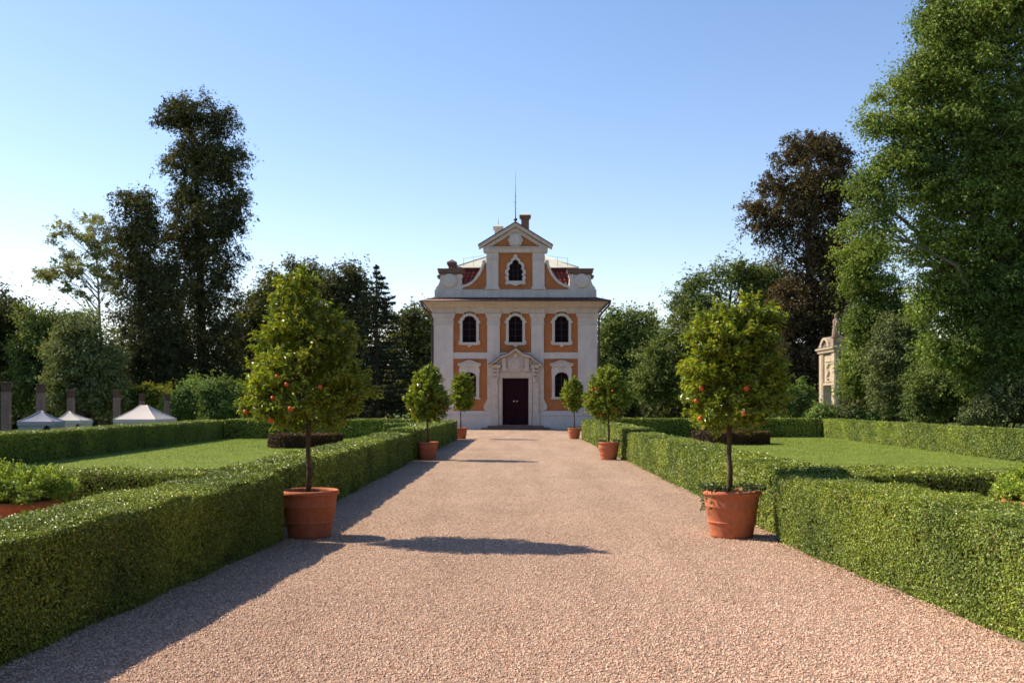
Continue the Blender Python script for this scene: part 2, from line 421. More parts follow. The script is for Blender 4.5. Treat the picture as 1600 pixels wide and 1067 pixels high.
# ------------------------------------------------------------------ clipped hedges
def hedge(label, A, B, C, D, h, ll, dens, seed, name='box_hedge', mats=('box_leaf','box_core'), r=.10, cat='hedge', group='clipped box hedges of the parterre'):
    """box with ground corners A,B (front edge) and D,C (back edge)"""
    rng = np.random.default_rng(seed)
    A, B, C, D = (np.array(p, float) for p in (A,B,C,D))
    Lx = (np.linalg.norm(B-A)+np.linalg.norm(C-D))/2; Ly = (np.linalg.norm(D-A)+np.linalg.norm(C-B))/2
    def world(u, v, w):
        fu, fv = (u/Lx)[:,None], (v/Ly)[:,None]
        P = A*(1-fu)*(1-fv) + B*fu*(1-fv) + C*fu*fv + D*(1-fu)*fv
        return np.concatenate([P, w[:,None]], 1)
    e1 = (B-A)/np.linalg.norm(B-A); e2 = (D-A)/np.linalg.norm(D-A)
    def wavy(P):
        return (np.sin(P[:,0]*2.3+P[:,1]*1.7+seed)+np.sin(P[:,1]*3.9-P[:,2]*5+seed*2)+np.sin(P[:,0]*6.1+P[:,2]*7.0-P[:,1]*5.3))*.011 + np.sin(P[:,0]*.9+P[:,1]*.7+seed*3)*.012
    faces = [('v',0,-e2,Lx,h),('v',1,e2,Lx,h),('u',0,-e1,Ly,h),('u',1,e1,Ly,h),('w',1,None,Lx,Ly)]
    cen = (A+B+C+D)/4
    mb = MB(); PC = []; PN = []
    for ax, s, nrm, la, lb in faces:
        if ax == 'w': k = 1.0; nn = np.array([0,0,1.0])
        else:
            nn = np.array([nrm[0], nrm[1], 0]); pf = cen + nrm*((Ly if ax=='v' else Lx)/2)
            k = 1.0 if np.dot(nrm, -pf) > 0 else .3
        n = int(la*lb*dens*k)
        a, b = rng.random(n)*la, rng.random(n)*lb
        if ax == 'v': u, v, w = a, np.full(n, s*Ly), b
        elif ax == 'u': u, v, w = np.full(n, s*Lx), a, b
        else: u, v, w = a, b, np.full(n, h)
        q = np.stack([u,v,w],1)
        lo = np.array([r,r,-1]); hi = np.array([Lx-r,Ly-r,h-r]); qc = np.clip(q, lo, hi); d = q-qc
        dn = np.linalg.norm(d, axis=1, keepdims=True); q2 = np.where(dn > r, qc + d/np.maximum(dn,1e-9)*r, q)
        P = world(q2[:,0], q2[:,1], np.maximum(q2[:,2], .015))
        off = wavy(P) + rng.normal(0, .008, n) - rng.exponential(.022, n) + (rng.random(n)<.03)*rng.random(n)*.04
        # small hollows where the shears have opened the twigs
        hol = np.sin(P[:,0]*13+P[:,2]*9+seed)+np.sin(P[:,1]*15-P[:,2]*11+seed*1.7)+np.sin((P[:,0]+P[:,1])*7+P[:,2]*17+seed*.6)
        off = off - np.where(hol > 1.75, .055*rng.random(n), 0)
        P = P + nn*off[:,None]
        PC.append(P); PN.append(nn*.85 + rng.normal(0,.45,(n,3)) + np.array([0,0,.25]))
    P = np.concatenate(PC); N = np.concatenate(PN); L = ll*rng.uniform(.7,1.3,len(P))
    T = rng.normal(size=P.shape); T[:,2] += 1.0
    mb.leaves(P, N, L, L*.55, rng, 0, T)
    # twiggy body just under the leaves
    ins = .085
    nu = max(2, int(Lx/1.5)); us = np.linspace(ins, Lx-ins, nu+1)
    for i in range(nu):
        q = np.array([(us[i],ins,0),(us[i+1],ins,0),(us[i+1],Ly-ins,0),(us[i],Ly-ins,0),(us[i],ins,h-ins),(us[i+1],ins,h-ins),(us[i+1],Ly-ins,h-ins),(us[i],Ly-ins,h-ins)])
        W = world(q[:,0],q[:,1],q[:,2])
        f = [(4,5,6,7),(0,1,5,4),(2,3,7,6)]
        if i == 0: f.append((3,0,4,7))
        if i == nu-1: f.append((1,2,6,5))
        mb.add(W, f, 1)
    o = mb.build(name, [M[mats[0]], M[mats[1]]], origin=(cen[0],cen[1],0))
    return tag(o, label, cat, group)

# left of the path
hedge('nearest box hedge on the left of the path, shaded face and sparkling top', (-3.42,3.2),(-2.78,12.0),(-3.65,12.1),(-4.32,3.2), .80, .023, 16500, 1)
hedge('long box hedge on the left between the nearest and middle potted trees', (-3.02,12.15),(-2.92,28.6),(-3.82,28.6),(-3.85,12.15), .82, .040, 4200, 2)
hedge('short far box hedge on the left ending at the farthest potted tree', (-2.86,28.9),(-2.62,45.6),(-3.55,45.6),(-3.75,28.9), .88, .060, 1900, 3)
hedge('cross hedge of box on the left just behind the potted juniper', (-12.6,12.35),(-3.86,12.35),(-3.88,13.6),(-12.6,13.6), .78, .036, 4000, 4)
hedge('long outer box hedge on the left in front of the white tents', (-12.9,12.4),(-13.6,47.2),(-14.7,47.2),(-14.0,12.4), .86, .048, 2400, 5)
hedge('dark closing hedge at the far end of the left lawn', (-13.5,46.2),(-3.6,46.2),(-3.6,47.4),(-13.5,47.4), .90, .075, 1000, 6)
hedge('short stub of box hedge jutting into the left lawn', (-5.05,38.0),(-3.72,38.0),(-3.68,39.1),(-5.05,39.1), .88, .07, 1300, 7)
# right of the path
hedge('nearest box hedge on the right of the path, sunlit front face', (3.78,3.2),(3.12,12.0),(3.95,12.1),(4.72,3.2), .80, .023, 16500, 8)
hedge('long box hedge on the right between the nearest and middle potted trees', (3.27,12.15),(3.22,28.5),(4.12,28.5),(4.15,12.15), .82, .040, 4200, 9)
hedge('short far box hedge on the right ending at the farthest potted tree', (3.16,28.9),(3.08,45.6),(4.0,45.6),(4.15,28.9), .90, .060, 1900, 10)
hedge('cross hedge of box on the right with a shaded near face', (4.18,12.35),(13.2,12.35),(13.2,13.6),(4.18,13.6), .78, .036, 4000, 11)
hedge('long outer box hedge on the right with a sunlit face', (13.5,12.4),(15.0,49.4),(16.1,49.4),(14.6,12.4), .88, .048, 2400, 12)
hedge('dark closing hedge at the far end of the right lawn', (4.05,48.2),(14.9,48.2),(14.9,49.4),(4.05,49.4), .92, .075, 1000, 13)

def round_hedge(label, x, y, rad, h, seed):
    rng = np.random.default_rng(seed); n = 9000; mb = MB()
    ns = int(n*.62); a = rng.random(n)*2*PI
    rr = np.where(np.arange(n) < ns, rad, rad*np.sqrt(rng.random(n))); z = np.where(np.arange(n) < ns, rng.random(n)*h, h)
    rr = rr + rng.normal(0,.015,n); z = z + (np.arange(n)>=ns)*rng.normal(0,.015,n)
    P = np.stack([x+rr*np.cos(a), y+rr*np.sin(a), z], 1)
    N = np.where((np.arange(n) < ns)[:,None], np.stack([np.cos(a),np.sin(a),a*0],1), np.array([0,0,1.0])) + rng.normal(0,.5,(n,3))
    mb.leaves(P, N, .07*rng.uniform(.7,1.3,n), .045, rng)
    mb.lathe([(rad-.04,0),(rad-.04,h-.04),(0,h-.04)], (x,y,0), 40, 1)
    return tag(mb.build('round_hedge', [M['brown_hedge'], M['soil']], origin=(x,y,0)), label, 'hedge', 'round brown hedges on the lawns')
round_hedge('low round brown-leaved hedge on the left lawn', -7.85, 37.4, 1.35, .5, 21)
round_hedge('low round brown-leaved hedge on the right lawn', 8.8, 40.6, 1.55, .5, 22)

# ------------------------------------------------------------------ potted orange trees
POT = [(.0,.0),(.255,.0),(.262,.03),(.283,.17),(.288,.178),(.297,.182),(.300,.196),(.292,.206),(.296,.215),(.315,.37),(.321,.376),(.325,.384),(.323,.396),(.332,.50),(.338,.515),(.356,.522),(.366,.535),(.368,.553),(.360,.572),(.345,.58),(.325,.575),(.318,.55),(.312,.50)]
def pot_parts(root, s=1.0, ivy=0, seed=0):
    o = MB().lathe([(r*s,z*s) for r,z in POT], (0,0,0), 48).build('pot', M['terracotta'], root)
    rng = np.random.default_rng(seed)
    k = 24; prof = [(0,.53*s)]
    mb = MB(); mb.lathe([(.318*s,.515*s),(.2*s,.53*s),(0.0,.535*s)], (0,0,0), 24)
    n = 260; a = rng.random(n)*2*PI; r = .28*s*np.sqrt(rng.random(n))
    mb.leaves(np.stack([r*np.cos(a), r*np.sin(a), .54*s+rng.random(n)*.015],1), rng.normal(size=(n,3))+[0,0,1], .03, .02, rng)
    mb.build('potting_soil', M['soil'], root)
    if ivy:
        n = ivy; a = rng.random(n)*2*PI; a = np.where(rng.random(n)<.5, rng.normal(2.9,.55,n), a); a = np.where(rng.random(n)<.3, rng.normal(-.2,.6,n), a)
        r = s*rng.uniform(.2,.41,n); z = s*(.58 + rng.random(n)*.07)
        hang = (rng.random(n) < .22) & (np.abs(a-3.1) < .7)
        r = np.where(hang, .37*s, r); z = np.where(hang, s*(.30+.3*rng.random(n)), z)
        mb = MB(); mb.leaves(np.stack([r*np.cos(a), r*np.sin(a), z],1), rng.normal(0,.6,(n,3))+np.stack([np.cos(a)*.5,np.sin(a)*.5,np.full(n,.7)],1), .05*rng.uniform(.6,1.3,n), .04, rng)
        mb.build('ivy', M['ivy'], root)

def orange_tree(label, px, Y, X, blobs, fruits, nleaf, ll, seed, ivy=0, s=1.0, trunk_px=None, lean=0.0):
    """blobs: (px,py,rx,ry) crown masses read off the photograph at distance Y"""
    rng = np.random.default_rng(seed)
    root = empty('potted_orange_tree', (X, Y, 0))
    pot_parts(root, s, ivy, seed)
    k = Y/F
    B = []
    for b in blobs:
        p = at(b[0], b[1], Y); B.append((p[0]-X, 0 if len(b) < 5 else b[4], p[2], b[2]*k, b[3]*k))
    B = np.array(B)
    zlo = min(b[2]-b[4] for b in B); ztop = max(b[2]+b[4] for b in B); zc = zlo + (ztop-zlo)*.28
    cx = B[:,0].mean()
    mb = MB()
    tx = 0 if trunk_px is None else (trunk_px-HX)*k - X
    mb.tube([(tx,0,.50*s),(tx+.008,.0,.8),(tx-.006,.01,1.0),(tx+lean*.5,0,zlo+.08),(tx+lean,0,zc),(cx,0,zc+(ztop-zc)*.6)], [.036,.032,.030,.029,.024,.008], 10)
    # clusters of shoots
    vol = B[:,3]**2*B[:,4]; pr = vol**.72; pr /= pr.sum()
    nleaf = int(nleaf*2.9); nc = int(nleaf/26)
    bi = rng.choice(len(B), nc, p=pr)
    d = rng.normal(size=(nc,3)); d /= np.linalg.norm(d, axis=1, keepdims=True)
    rr = rng.random(nc)**.33
    rad = np.stack([B[bi,3], B[bi,3]*.92, B[bi,4]],1)
    C = B[bi,:3] + d*rr[:,None]*np.maximum(rad-.085, rad*.6)
    # twigs
    for i in range(0, nc, max(1, nc//110)):
        c = C[i]; h0 = min(max(zc-.1, c[2]-.45), zc+(ztop-zc)*.45)
        st = np.array([tx+lean if h0 <= zc else (tx+lean)*.6+cx*.4, 0, h0]); md = (st+c)/2 + np.array([0,0,.05])
        mb.tube([st, md, c], [.011,.007,.003], 5, cap=False)
    mb.build('trunk', M['bark'], root)
    q = 26
    out = d + np.array([0,0,.35]); out /= np.linalg.norm(out, axis=1, keepdims=True)
    axis = out + rng.normal(0,.35,(nc,3)); axis /= np.linalg.norm(axis, axis=1, keepdims=True)
    sl = rng.uniform(.10,.24,nc)
    ti = rng.random((nc,q))
    P = C[:,None,:] + axis[:,None,:]*(ti*sl[:,None])[:,:,None] + rng.normal(0,.024,(nc,q,3))
    T = axis[:,None,:]*.7 + rng.normal(0,.6,(nc,q,3)); N = rng.normal(0,.6,(nc,q,3)) + np.array([0,0,.6]) + out[:,None,:]*.3
    P = P.reshape(-1,3); L = ll*rng.uniform(.6,1.35,len(P))
    mb = MB(); mb.leaves(P, N.reshape(-1,3), L, L*.36, rng, 0, T.reshape(-1,3))
    crown = mb.build('crown', M['citrus'], root)
    for f in fruits:
        p = at(f[0], f[1], Y)
        x, z = p[0]-X, p[2]
        # lies on the near surface of the crown
        yv = 0
        for b in B:
            e = 1 - ((x-b[0])/b[3])**2 - ((z-b[2])/b[4])**2
            if e > 0: yv = min(yv, -math.sqrt(e)*b[3]*.92)
        r = .031*(f[2] if len(f) > 2 else 1)
        MB().lathe([(0,-r),(r*.45,-r*.88),(r*.8,-r*.6),(r,-r*.05),(r*.85,r*.55),(r*.5,r*.86),(r*.15,r*.93),(0,r*.88)], (x, yv-.02, z), 14).build('orange', M['orange_fruit'], crown)
    return tag(root, label, 'potted tree', 'potted orange trees lining the path')

orange_tree('potted orange tree nearest on the left, tall pear-shaped crown, bare pot', 484, 12.34, -2.54,
    [(462,470,38,40),(475,515,62,55),(440,540,42,50),(515,530,42,48),(475,585,88,60),(428,618,45,40),(530,600,45,50),(480,635,80,38),(400,628,26,25),(555,610,28,28),(470,445,24,22)],
    [(389,643),(435,656),(471,638,1.15),(466,602,.85),(514,605,.8),(441,622,.8),(452,590,.7)], 9800, .068, 31, trunk_px=482)
orange_tree('potted orange tree nearest on the right, boxy crown, ivy spilling over its pot', 1144, 12.34, 2.69,
    [(1140,530,60,42),(1105,530,32,40),(1185,520,34,42),(1120,580,52,50),(1175,590,50,55),(1145,635,70,40),(1095,600,30,40),(1170,485,12,16),(1200,500,18,20),(1205,600,25,50),(1120,500,22,20)],
    [(1155,608,1.2),(1090,607),(1083,626,.9),(1147,645),(1089,653,.9)], 9400, .068, 32, ivy=420, trunk_px=1140)
orange_tree('middle potted orange tree on the left of the path, egg-shaped crown', 668, 29.2, -2.55,
    [(668,600,24,32),(668,622,32,32),(655,630,20,26),(684,632,18,26),(668,640,26,20)],
    [(646,642),(640,636),(651,645,.9),(690,632,.8),(672,618,.8),(698,640,.8)], 6200, .088, 33, s=.9)
orange_tree('middle potted orange tree on the right of the path, round crown, weeds in its pot', 951, 29.2, 2.76,
    [(948,600,26,28),(948,624,34,32),(932,625,20,28),(966,620,20,28),(950,640,26,20)],
    [(924,610,1.1),(929,607,.9),(937,648),(954,611,.9),(915,628,.8),(960,640,.8)], 6200, .088, 34, ivy=200, s=.9)
orange_tree('farthest potted orange tree on the left, before the house', 720, 46.2, -2.50,
    [(723,600,16,18),(723,615,21,22),(724,628,17,14)],
    [(730,615),(737,623),(722,635,.9),(716,627),(734,602,.9),(709,612,.9)], 5000, .10, 35, s=.9)
orange_tree('farthest potted orange tree on the right, before the house', 897, 46.2, 2.77,
    [(895,604,14,15),(895,618,18,20),(896,630,15,12)],
    [(885,619),(889,628,.9),(900,612,.8),(903,628,.9),(880,630,.8)], 4800, .10, 36, ivy=160, s=.88)

def potted_bush(label, X, Y, s, seed):
    rng = np.random.default_rng(seed)
    root = empty('potted_bush', (X, Y, 0)); pot_parts(root, s, 0, seed)
    nc = 620; d = rng.normal(size=(nc,3)); d[:,2] = np.abs(d[:,2])*.8-.08; d /= np.linalg.norm(d, axis=1, keepdims=True)
    base = np.array([0,0,.62*s]); rad = np.array([.50,.50,.22])
    C = base + d*rad*(rng.random(nc)**.3)[:,None]*(1+.12*np.sin(d[:,0]*7+seed))[:,None]
    q = 34
    ax = d + rng.normal(0,.4,(nc,3)); ax /= np.linalg.norm(ax, axis=1, keepdims=True)
    P = C[:,None]+ax[:,None]*(rng.random((nc,q,1))*.11)+rng.normal(0,.016,(nc,q,3))
    T = ax[:,None]*.9+rng.normal(0,.6,(nc,q,3)); N = rng.normal(0,.7,(nc,q,3))+np.array([0,0,.6])
    P = P.reshape(-1,3); L = .034*rng.uniform(.6,1.3,len(P))
    mb = MB(); mb.leaves(P, N.reshape(-1,3), L, L*.5, rng, 0, T.reshape(-1,3)); mb.build('foliage', M['juniper'], root)
    mb = MB()
    for i in range(40): mb.tube([(0,0,.5*s), tuple((C[i]+base)/2), tuple(C[i])], [.012,.008,.004], 5)
    mb.build('stems', M['bark'], root)
    return tag(root, label, 'potted bush', 'potted bushes behind the nearest hedges')
potted_bush('low spreading green bush in a terracotta pot behind the left hedge', -4.98, 9.9, 1.2, 41)
potted_bush('clipped green bush behind the nearest right hedge, at the frame edge', 5.32, 9.9, 1.2, 42)

# ------------------------------------------------------------------ the house
HO = empty('baroque_house', (.06, 63.0, 0))
tag(HO, 'small two-storey baroque garden house, white and ochre, with curved gable', 'house')
W2, D = 5.17, 10.4       # half width, depth; local front plane y = 0
def win_outline(cx, hw, z0, z1, arch=.30, n=10):
    zs = z1-arch
    r = [(cx+hw,z0),(cx+hw,zs-.02)]
    r += [(cx+hw-.02,zs+.03),(cx+hw-.07,zs+.055)]
    a = hw-.09; b = z1-zs-.06
    r += [(cx+a*math.cos(t), zs+.06+b*math.sin(t)) for t in np.linspace(0,PI,n)]
    r += [(2*cx-x,z) for x,z in ((cx+hw-.07,zs+.055),(cx+hw-.02,zs+.03))]
    r += [(cx-hw,zs-.02),(cx-hw,z0)]
    return r
def arch_outline(cx, hw, z0, z1, rise, n=12):
    zs = z1-rise
    return [(cx+hw,z0)] + [(cx+hw*math.cos(t), zs+rise*math.sin(t)) for t in np.linspace(0,PI,n)] + [(cx-hw,z0)]
HALF = [(.43,0),(.43,.20),(.47,.27),(.47,.33),(.39,.40),(.45,.48),(.475,.58),(.44,.68),(.36,.76),(.40,.86),(.38,.98),(.31,1.07),(.21,1.10),(.20,1.20),(.12,1.30),(.04,1.34)]
attic_win = [(x,9.39+z) for x,z in HALF] + [(-x,9.39+z) for x,z in HALF[::-1]]
UP = [win_outline(c,.44,5.50,7.18) for c in (-2.92,0.0,2.92)]
LO = [arch_outline(c,.435,2.05,3.62,.36) for c in (-2.92,2.92)]
DOOR = [(.82,.28),(.82,3.24),(-.82,3.24),(-.82,.28)]
# walls: ochre front, white sides, with true openings
mb = MB(); mb.slab([[(W2,0),(W2,8.0),(-W2,8.0),(-W2,0)]] + UP + LO + [DOOR], .06, .5, 0)
mb.box(-W2+.002,-W2+.45,.5,D-.45,0,8.0,1).box(W2-.45,W2-.002,.5,D-.45,0,8.0,1).box(-W2+.002,W2-.002,D-.45,D,0,8.0,1)
mb.box(-W2+.45,W2-.45,.5,D-.45,7.9,8.0,1)
mb.build('wall', [M['orange'], M['stucco']], HO)
# plinth, string course
mb = MB()
for x0, x1 in ((-W2-.09,-1.25),(1.25,W2+.09)):
    mb.box(x0,x1,-.085,.06,0,.86).box(x0-.03 if x0 < 0 else x0, x1 if x0 < 0 else x1+.03, -.115,.06,.86,.93).box(x0+.06 if x0 < 0 else x0,x1 if x0 < 0 else x1-.06,-.03,.06,.93,1.17)
mb.box(-W2-.085,-W2,.06,D,0,.86).box(W2,W2+.085,.06,D,0,.86).box(-W2,W2,.07,.4,.0,.12)
bevel(mb.build('plinth', M['stucco'], HO), .012)
mb = MB()
for x0, x1 in ((-3.93,-1.79),(1.79,3.95)): mb.box(x0,x1,-.012,.06,4.47,4.87)
mb.box(-.99,.99,-.012,.06,4.47,4.87)
mb.build('string_course', M['stucco'], HO)
# pilasters with capital mouldings
def pilaster(x0, x1, zb, p):
    mb = MB(); mb.box(x0,x1,-p,.06,zb,6.62)
    for a, b, o in ((6.62,6.68,.05),(6.68,6.78,.015),(6.78,6.84,.03),(6.84,7.02,.005),(7.02,7.09,.05),(7.09,7.20,.08),(7.20,7.32,.11)):
        mb.box(x0-o,x1+o,-p-o,.06,a,b)
    return bevel(mb.build('pilaster', M['stucco'], HO), .012)
pilaster(-W2,-3.93,1.17,.07); pilaster(3.95,W2,1.17,.07); pilaster(-1.79,-.99,1.17,.055); pilaster(.99,1.79,1.17,.055)
mb = MB().box(-.99,.99,-.02,.06,3.9,4.47); mb.build('door_bay', M['stucco'], HO)
# entablature and cornice all round
mb = MB()
mb.ring(-W2,W2,0,D,[(0,7.32),(.07,7.32),(.07,7.46),(.10,7.47),(.10,7.58),(.13,7.60),(.13,7.66),(.24,7.72),(.36,7.80),(.40,7.84),(.40,7.90),(.52,7.92),(.60,7.97),(.66,8.02),(.66,8.06),(0,8.06)])
for x0, x1 in ((-W2,-3.93),(3.95,W2),(-1.79,-.99),(.99,1.79)): mb.box(x0-.03,x1+.03,-.16,-.05,7.34,7.62)
mb.build('cornice', M['stone'], HO)
# skirt roof over the cornice
mb = MB(); mb.ring(-W2,W2,0,D,[(.2,8.062),(.74,8.062),(.76,8.075),(.76,8.11),(-.06,8.37),(-.4,8.37)])
for i in range(34): # standing seams
    x = -5.5+11*i/33; mb.add([(x-.012,-.70,8.125),(x+.012,-.70,8.125),(x+.012,-.0,8.36),(x-.012,-.0,8.36),(x-.012,-.70,8.15),(x+.012,-.70,8.15),(x+.012,0,8.385),(x-.012,0,8.385)],[(4,5,6,7),(0,1,5,4),(1,2,6,5),(3,0,4,7)])
mb.build('eaves_roof', M['rust'], HO)
mb = MB(); mb.tube([(-5.95,-.79,8.07),(5.95,-.79,8.07)], .045, 8); mb.tube([(-5.95,-.79,8.07),(-5.95,D,8.07)], .045, 8); mb.tube([(5.95,-.79,8.07),(5.95,D,8.07)], .045, 8)
mb.build('gutter', M['pipe'], HO)
for s in (-1,1):
    mb = MB(); mb.tube([(s*5.92,-.76,8.05),(s*5.9,-.70,7.85),(s*5.78,-.55,7.70),(s*5.40,-.16,7.28),(s*5.27,-.05,7.08),(s*5.27,-.05,.9),(s*5.30,-.14,.75),(s*5.30,-.14,.12)], .068, 10)
    for z in (1.6,3.4,5.2,6.7): mb.box(s*5.27-.07,s*5.27+.07,-.07,.03,z,z+.05)
    mb.build('downpipe', M['pipe'], HO)
# attic plinth and gable
mb = MB(); mb.box(-5.09,5.09,-.04,.5,8.30,8.78).box(-5.12,5.12,-.07,.52,8.78,8.84)
for x0, x1 in ((-1.98,-.98),(.98,1.98),(-5.12,-3.38),(3.38,5.12)): mb.box(x0,x1,-.085,-.04,8.33,8.775)
bevel(mb.build('attic_plinth', M['stucco'], HO), .01)
vol = [(1.84,8.84),(3.40,8.84),(3.30,8.96),(3.05,9.03),(2.72,9.22),(2.45,9.48),(2.22,9.80),(2.06,10.15),(1.96,10.45),(1.84,10.5)]
for s in (-1,1):
    gm = MB(); gm.prism([(s*x,z) for x,z in vol], .05, .40, 0)
    arc = vol[1:-1]
    outer = [(x+.05,z+.16) if i < 4 else (x+.14,z+.08) for i,(x,z) in enumerate(arc)]
    gm.prism([(s*x,z) for x,z in arc] + [(s*x,z) for x,z in outer[::-1]], -.03, .44, 1)
    # scroll curl at the head of the volute
    gm.add(*(lambda: ([(s*(1.99+.13*math.cos(a)), y, 10.58+.13*math.sin(a)) for y in (-.04,.44) for a in np.linspace(0,2*PI,16,endpoint=False)],
                      [tuple(range(15,-1,-1)), tuple(range(16,32))] + [(i,(i+1)%16,16+(i+1)%16,16+i) for i in range(16)]))(), 1)
    bevel(gm.build('volute', [M['orange'], M['stucco']], HO), .012)
mb = MB(); mb.slab([[(1.84,8.84),(1.84,11.2),(-1.84,11.2),(-1.84,8.84)], attic_win], .05, .45, 0)
mb.build('gable_wall', M['orange'], HO)
for s in (-1,1):
    mb = MB(); x0, x1 = (1.08,1.84) if s > 0 else (-1.84,-1.08)
    mb.box(x0,x1,-.06,.05,9.02,10.72)
    for a, b, o in ((8.84,8.93,.09),(8.93,9.02,.045),(10.72,10.77,.04),(10.77,10.86,.01),(10.86,10.94,.035),(10.94,11.16,.005)): mb.box(x0-o,x1+o,-.06-o,.05,a,b)
    bevel(mb.build('gable_pilaster', M['stucco'], HO), .01)
# pediment
mb = MB(); mb.box(-2.0,2.0,-.10,.45,11.16,11.46).box(-2.06,2.06,-.16,.45,11.46,11.54)
for s in (-1,1): mb.box(s*1.54-.5,s*1.54+.5,-.14,-.10,11.17,11.455)
mb.prism([(-1.95,11.54),(1.95,11.54),(0,12.75)], .04, .42, 1)
for s in (-1,1):
    mb.prism([(s*2.32,11.62),(s*2.32,11.42),(s*2.08,11.54),(0,12.80),(0,13.05)], -.22, .47, 0)
    mb.prism([(s*1.9,11.545),(s*1.55,11.545),(0,12.50),(0,12.79)], -.06, .05, 0)
ped = bevel(mb.build('pediment', [M['stone'], M['orange']], HO), .012)
mb = MB()
for s in (-1,1): mb.prism([(s*2.37,11.66),(s*2.37,11.61),(0,13.055),(0,13.115)], -.26, .50)
mb.build('pediment_capping', M['rust'], ped)
def disc(mb, x, z, r, y0, y1, m=0, seg=28, wob=0.0, lobes=8, squash=1.0):
    P = [(x+r*(1+wob*math.cos(lobes*a))*math.cos(a), z+squash*r*(1+wob*math.cos(lobes*a))*math.sin(a)) for a in np.linspace(0,2*PI,seg,endpoint=False)]
    mb.prism(P, y0, y1, m)
mb = MB(); disc(mb,0,11.97,.46,-.085,.04,0,40,.07,8); disc(mb,0,11.97,.33,-.125,-.085,1); disc(mb,0,11.97,.25,-.145,-.125,1)
bevel(mb.build('medallion', [M['stone'], M['stucco']], ped), .02)
# corner pedestals with scrolls and cap stones
for s in (-1,1):
    mb = MB()
    body = [(3.42,8.84),(5.06,8.84),(5.04,8.98),(4.90,9.12),(4.80,9.36),(4.78,9.66),(4.72,9.78),(3.50,9.78),(3.44,9.62),(3.40,9.3)]
    mb.prism([(s*x,z) for x,z in body], -.03, .75)
    disc(mb, s*4.18, 9.38, .44, -.16, -.03); disc(mb, s*4.18, 9.38, .33, -.19, -.16); disc(mb, s*4.18, 9.38, .13, -.26, -.19)
    disc(mb, s*3.52, 9.70, .16, -.08, .5)
    p = bevel(mb.build('corner_pedestal', M['stucco'], HO), .015)
    mb = MB(); mb.box(s*4.10-.74,s*4.10+.74,-.10,.85,9.78,9.90).box(s*4.10-.80,s*4.10+.80,-.17,.92,9.90,10.06).box(s*4.10-.84,s*4.10+.84,-.21,.96,10.06,10.16)
    disc(mb, s*4.86, 9.66, .11, -.06, .6)
    bevel(mb.build('cap_stone', M['capstone'], p), .02)
# mansard: barrel tiles below, pale sheet hip above
mb = MB()
y0b, y1b, y0t, y1t = .75, D-.5, 2.0, D-1.7
xb, xt, zb, zt = 4.75, 3.85, 8.40, 10.25
mb.add([(-xb,y0b,zb),(xb,y0b,zb),(xb,y1b,zb),(-xb,y1b,zb),(-xt,y0t,zt),(xt,y0t,zt),(xt,y1t,zt),(-xt,y1t,zt)], [(0,1,5,4),(1,2,6,5),(2,3,7,6),(3,0,4,7),(4,5,6,7)])
nt = 30
for i in range(nt):
    fx = (i+.5)/nt*2-1
    a = np.array([fx*xb, y0b-.02, zb]); b = np.array([fx*xt, y0t-.02, zt])
    for j in range(7):
        p, q = a+(b-a)*(j/7), a+(b-a)*((j+1.06)/7)
        mb.tube([tuple(p+np.array([0,-.035,.0])), tuple(q)], [.15,.125], 8)
roof = mb.build('roof', M['tile'], HO)
mb = MB(); zr = 10.40
mb.ring(-xt,xt,y0t,y1t,[(0.05,10.18),(.20,10.22),(.24,10.26),(.24,10.40),(.26,10.41),(.26,10.46)])
mb.add([(-4.11,y0t-.26,10.46),(4.11,y0t-.26,10.46),(4.11,y1t+.26,10.46),(-4.11,y1t+.26,10.46)], [(0,1,2,3)])
mb.build('roof_fascia', M['rust'], roof)
yr = (y0t+y1t)/2
mb = MB(); mb.add([(-4.10,y0t-.25,10.47),(4.10,y0t-.25,10.47),(4.10,y1t+.25,10.47),(-4.10,y1t+.25,10.47),(-1.0,yr,12.0),(1.0,yr,12.0)], [(0,1,5,4),(2,3,4,5),(1,2,5),(3,0,4)])
for s in (-1,1):
    mb.tube([(s*4.1,y0t-.25,10.49),(s*1.0,yr,12.02)], .035, 6); mb.tube([(s*4.1,y1t+.25,10.49),(s*1.0,yr,12.02)], .035, 6)
mb.build('upper_roof', M['sheet'], roof)
mb = MB()
for s in (-1,1):
    mb = MB()
    for x in (2.75,3.4): mb.tube([(s*x,y0t+.1,10.6),(s*x,y0t+.1,11.15)], .012, 6)
    mb.tube([(s*3.4,y0t+.1,11.12),(s*2.1,y0t+.1,11.28)], .008, 5)
    mb.build('roof_wire', M['iron'], roof)
def chimney(x, y, hw, z0, z1, mat, capm, fin=False):
    mb = MB(); mb.box(x-hw,x+hw,y-hw,y+hw,z0,z1-.45).box(x-hw*1.18,x+hw*1.18,y-hw*1.18,y+hw*1.18,z1-.45,z1-.36).box(x-hw*1.45,x+hw*1.45,y-hw*1.45,y+hw*1.45,z1-.36,z1-.22)
    w = hw*1.45; mb.add([(x-w,y-w,z1-.219),(x+w,y-w,z1-.219),(x+w,y+w,z1-.219),(x-w,y+w,z1-.219),(x,y,z1)], [(0,1,4),(1,2,4),(2,3,4),(3,0,4)], 1)
    if fin: mb.tube([(x,y,z1-.05),(x,y,z1+.55)], [.025,.01], 6, 0); mb.lathe([(0,-.06),(.06,0),(0,.06)], (x,y,z1+.05), 8, 0)
    return mb.build('chimney', [mat, capm], roof)
chimney(.66, 5.0, .27, 11.3, 14.66, M['chimney'], M['sheet'])
chimney(-1.20, 6.8, .25, 11.0, 14.2, M['stucco'], M['sheet'], True)
chimney(-4.12, 1.7, .22, 9.0, 11.0, M['chimney'], M['capstone'])
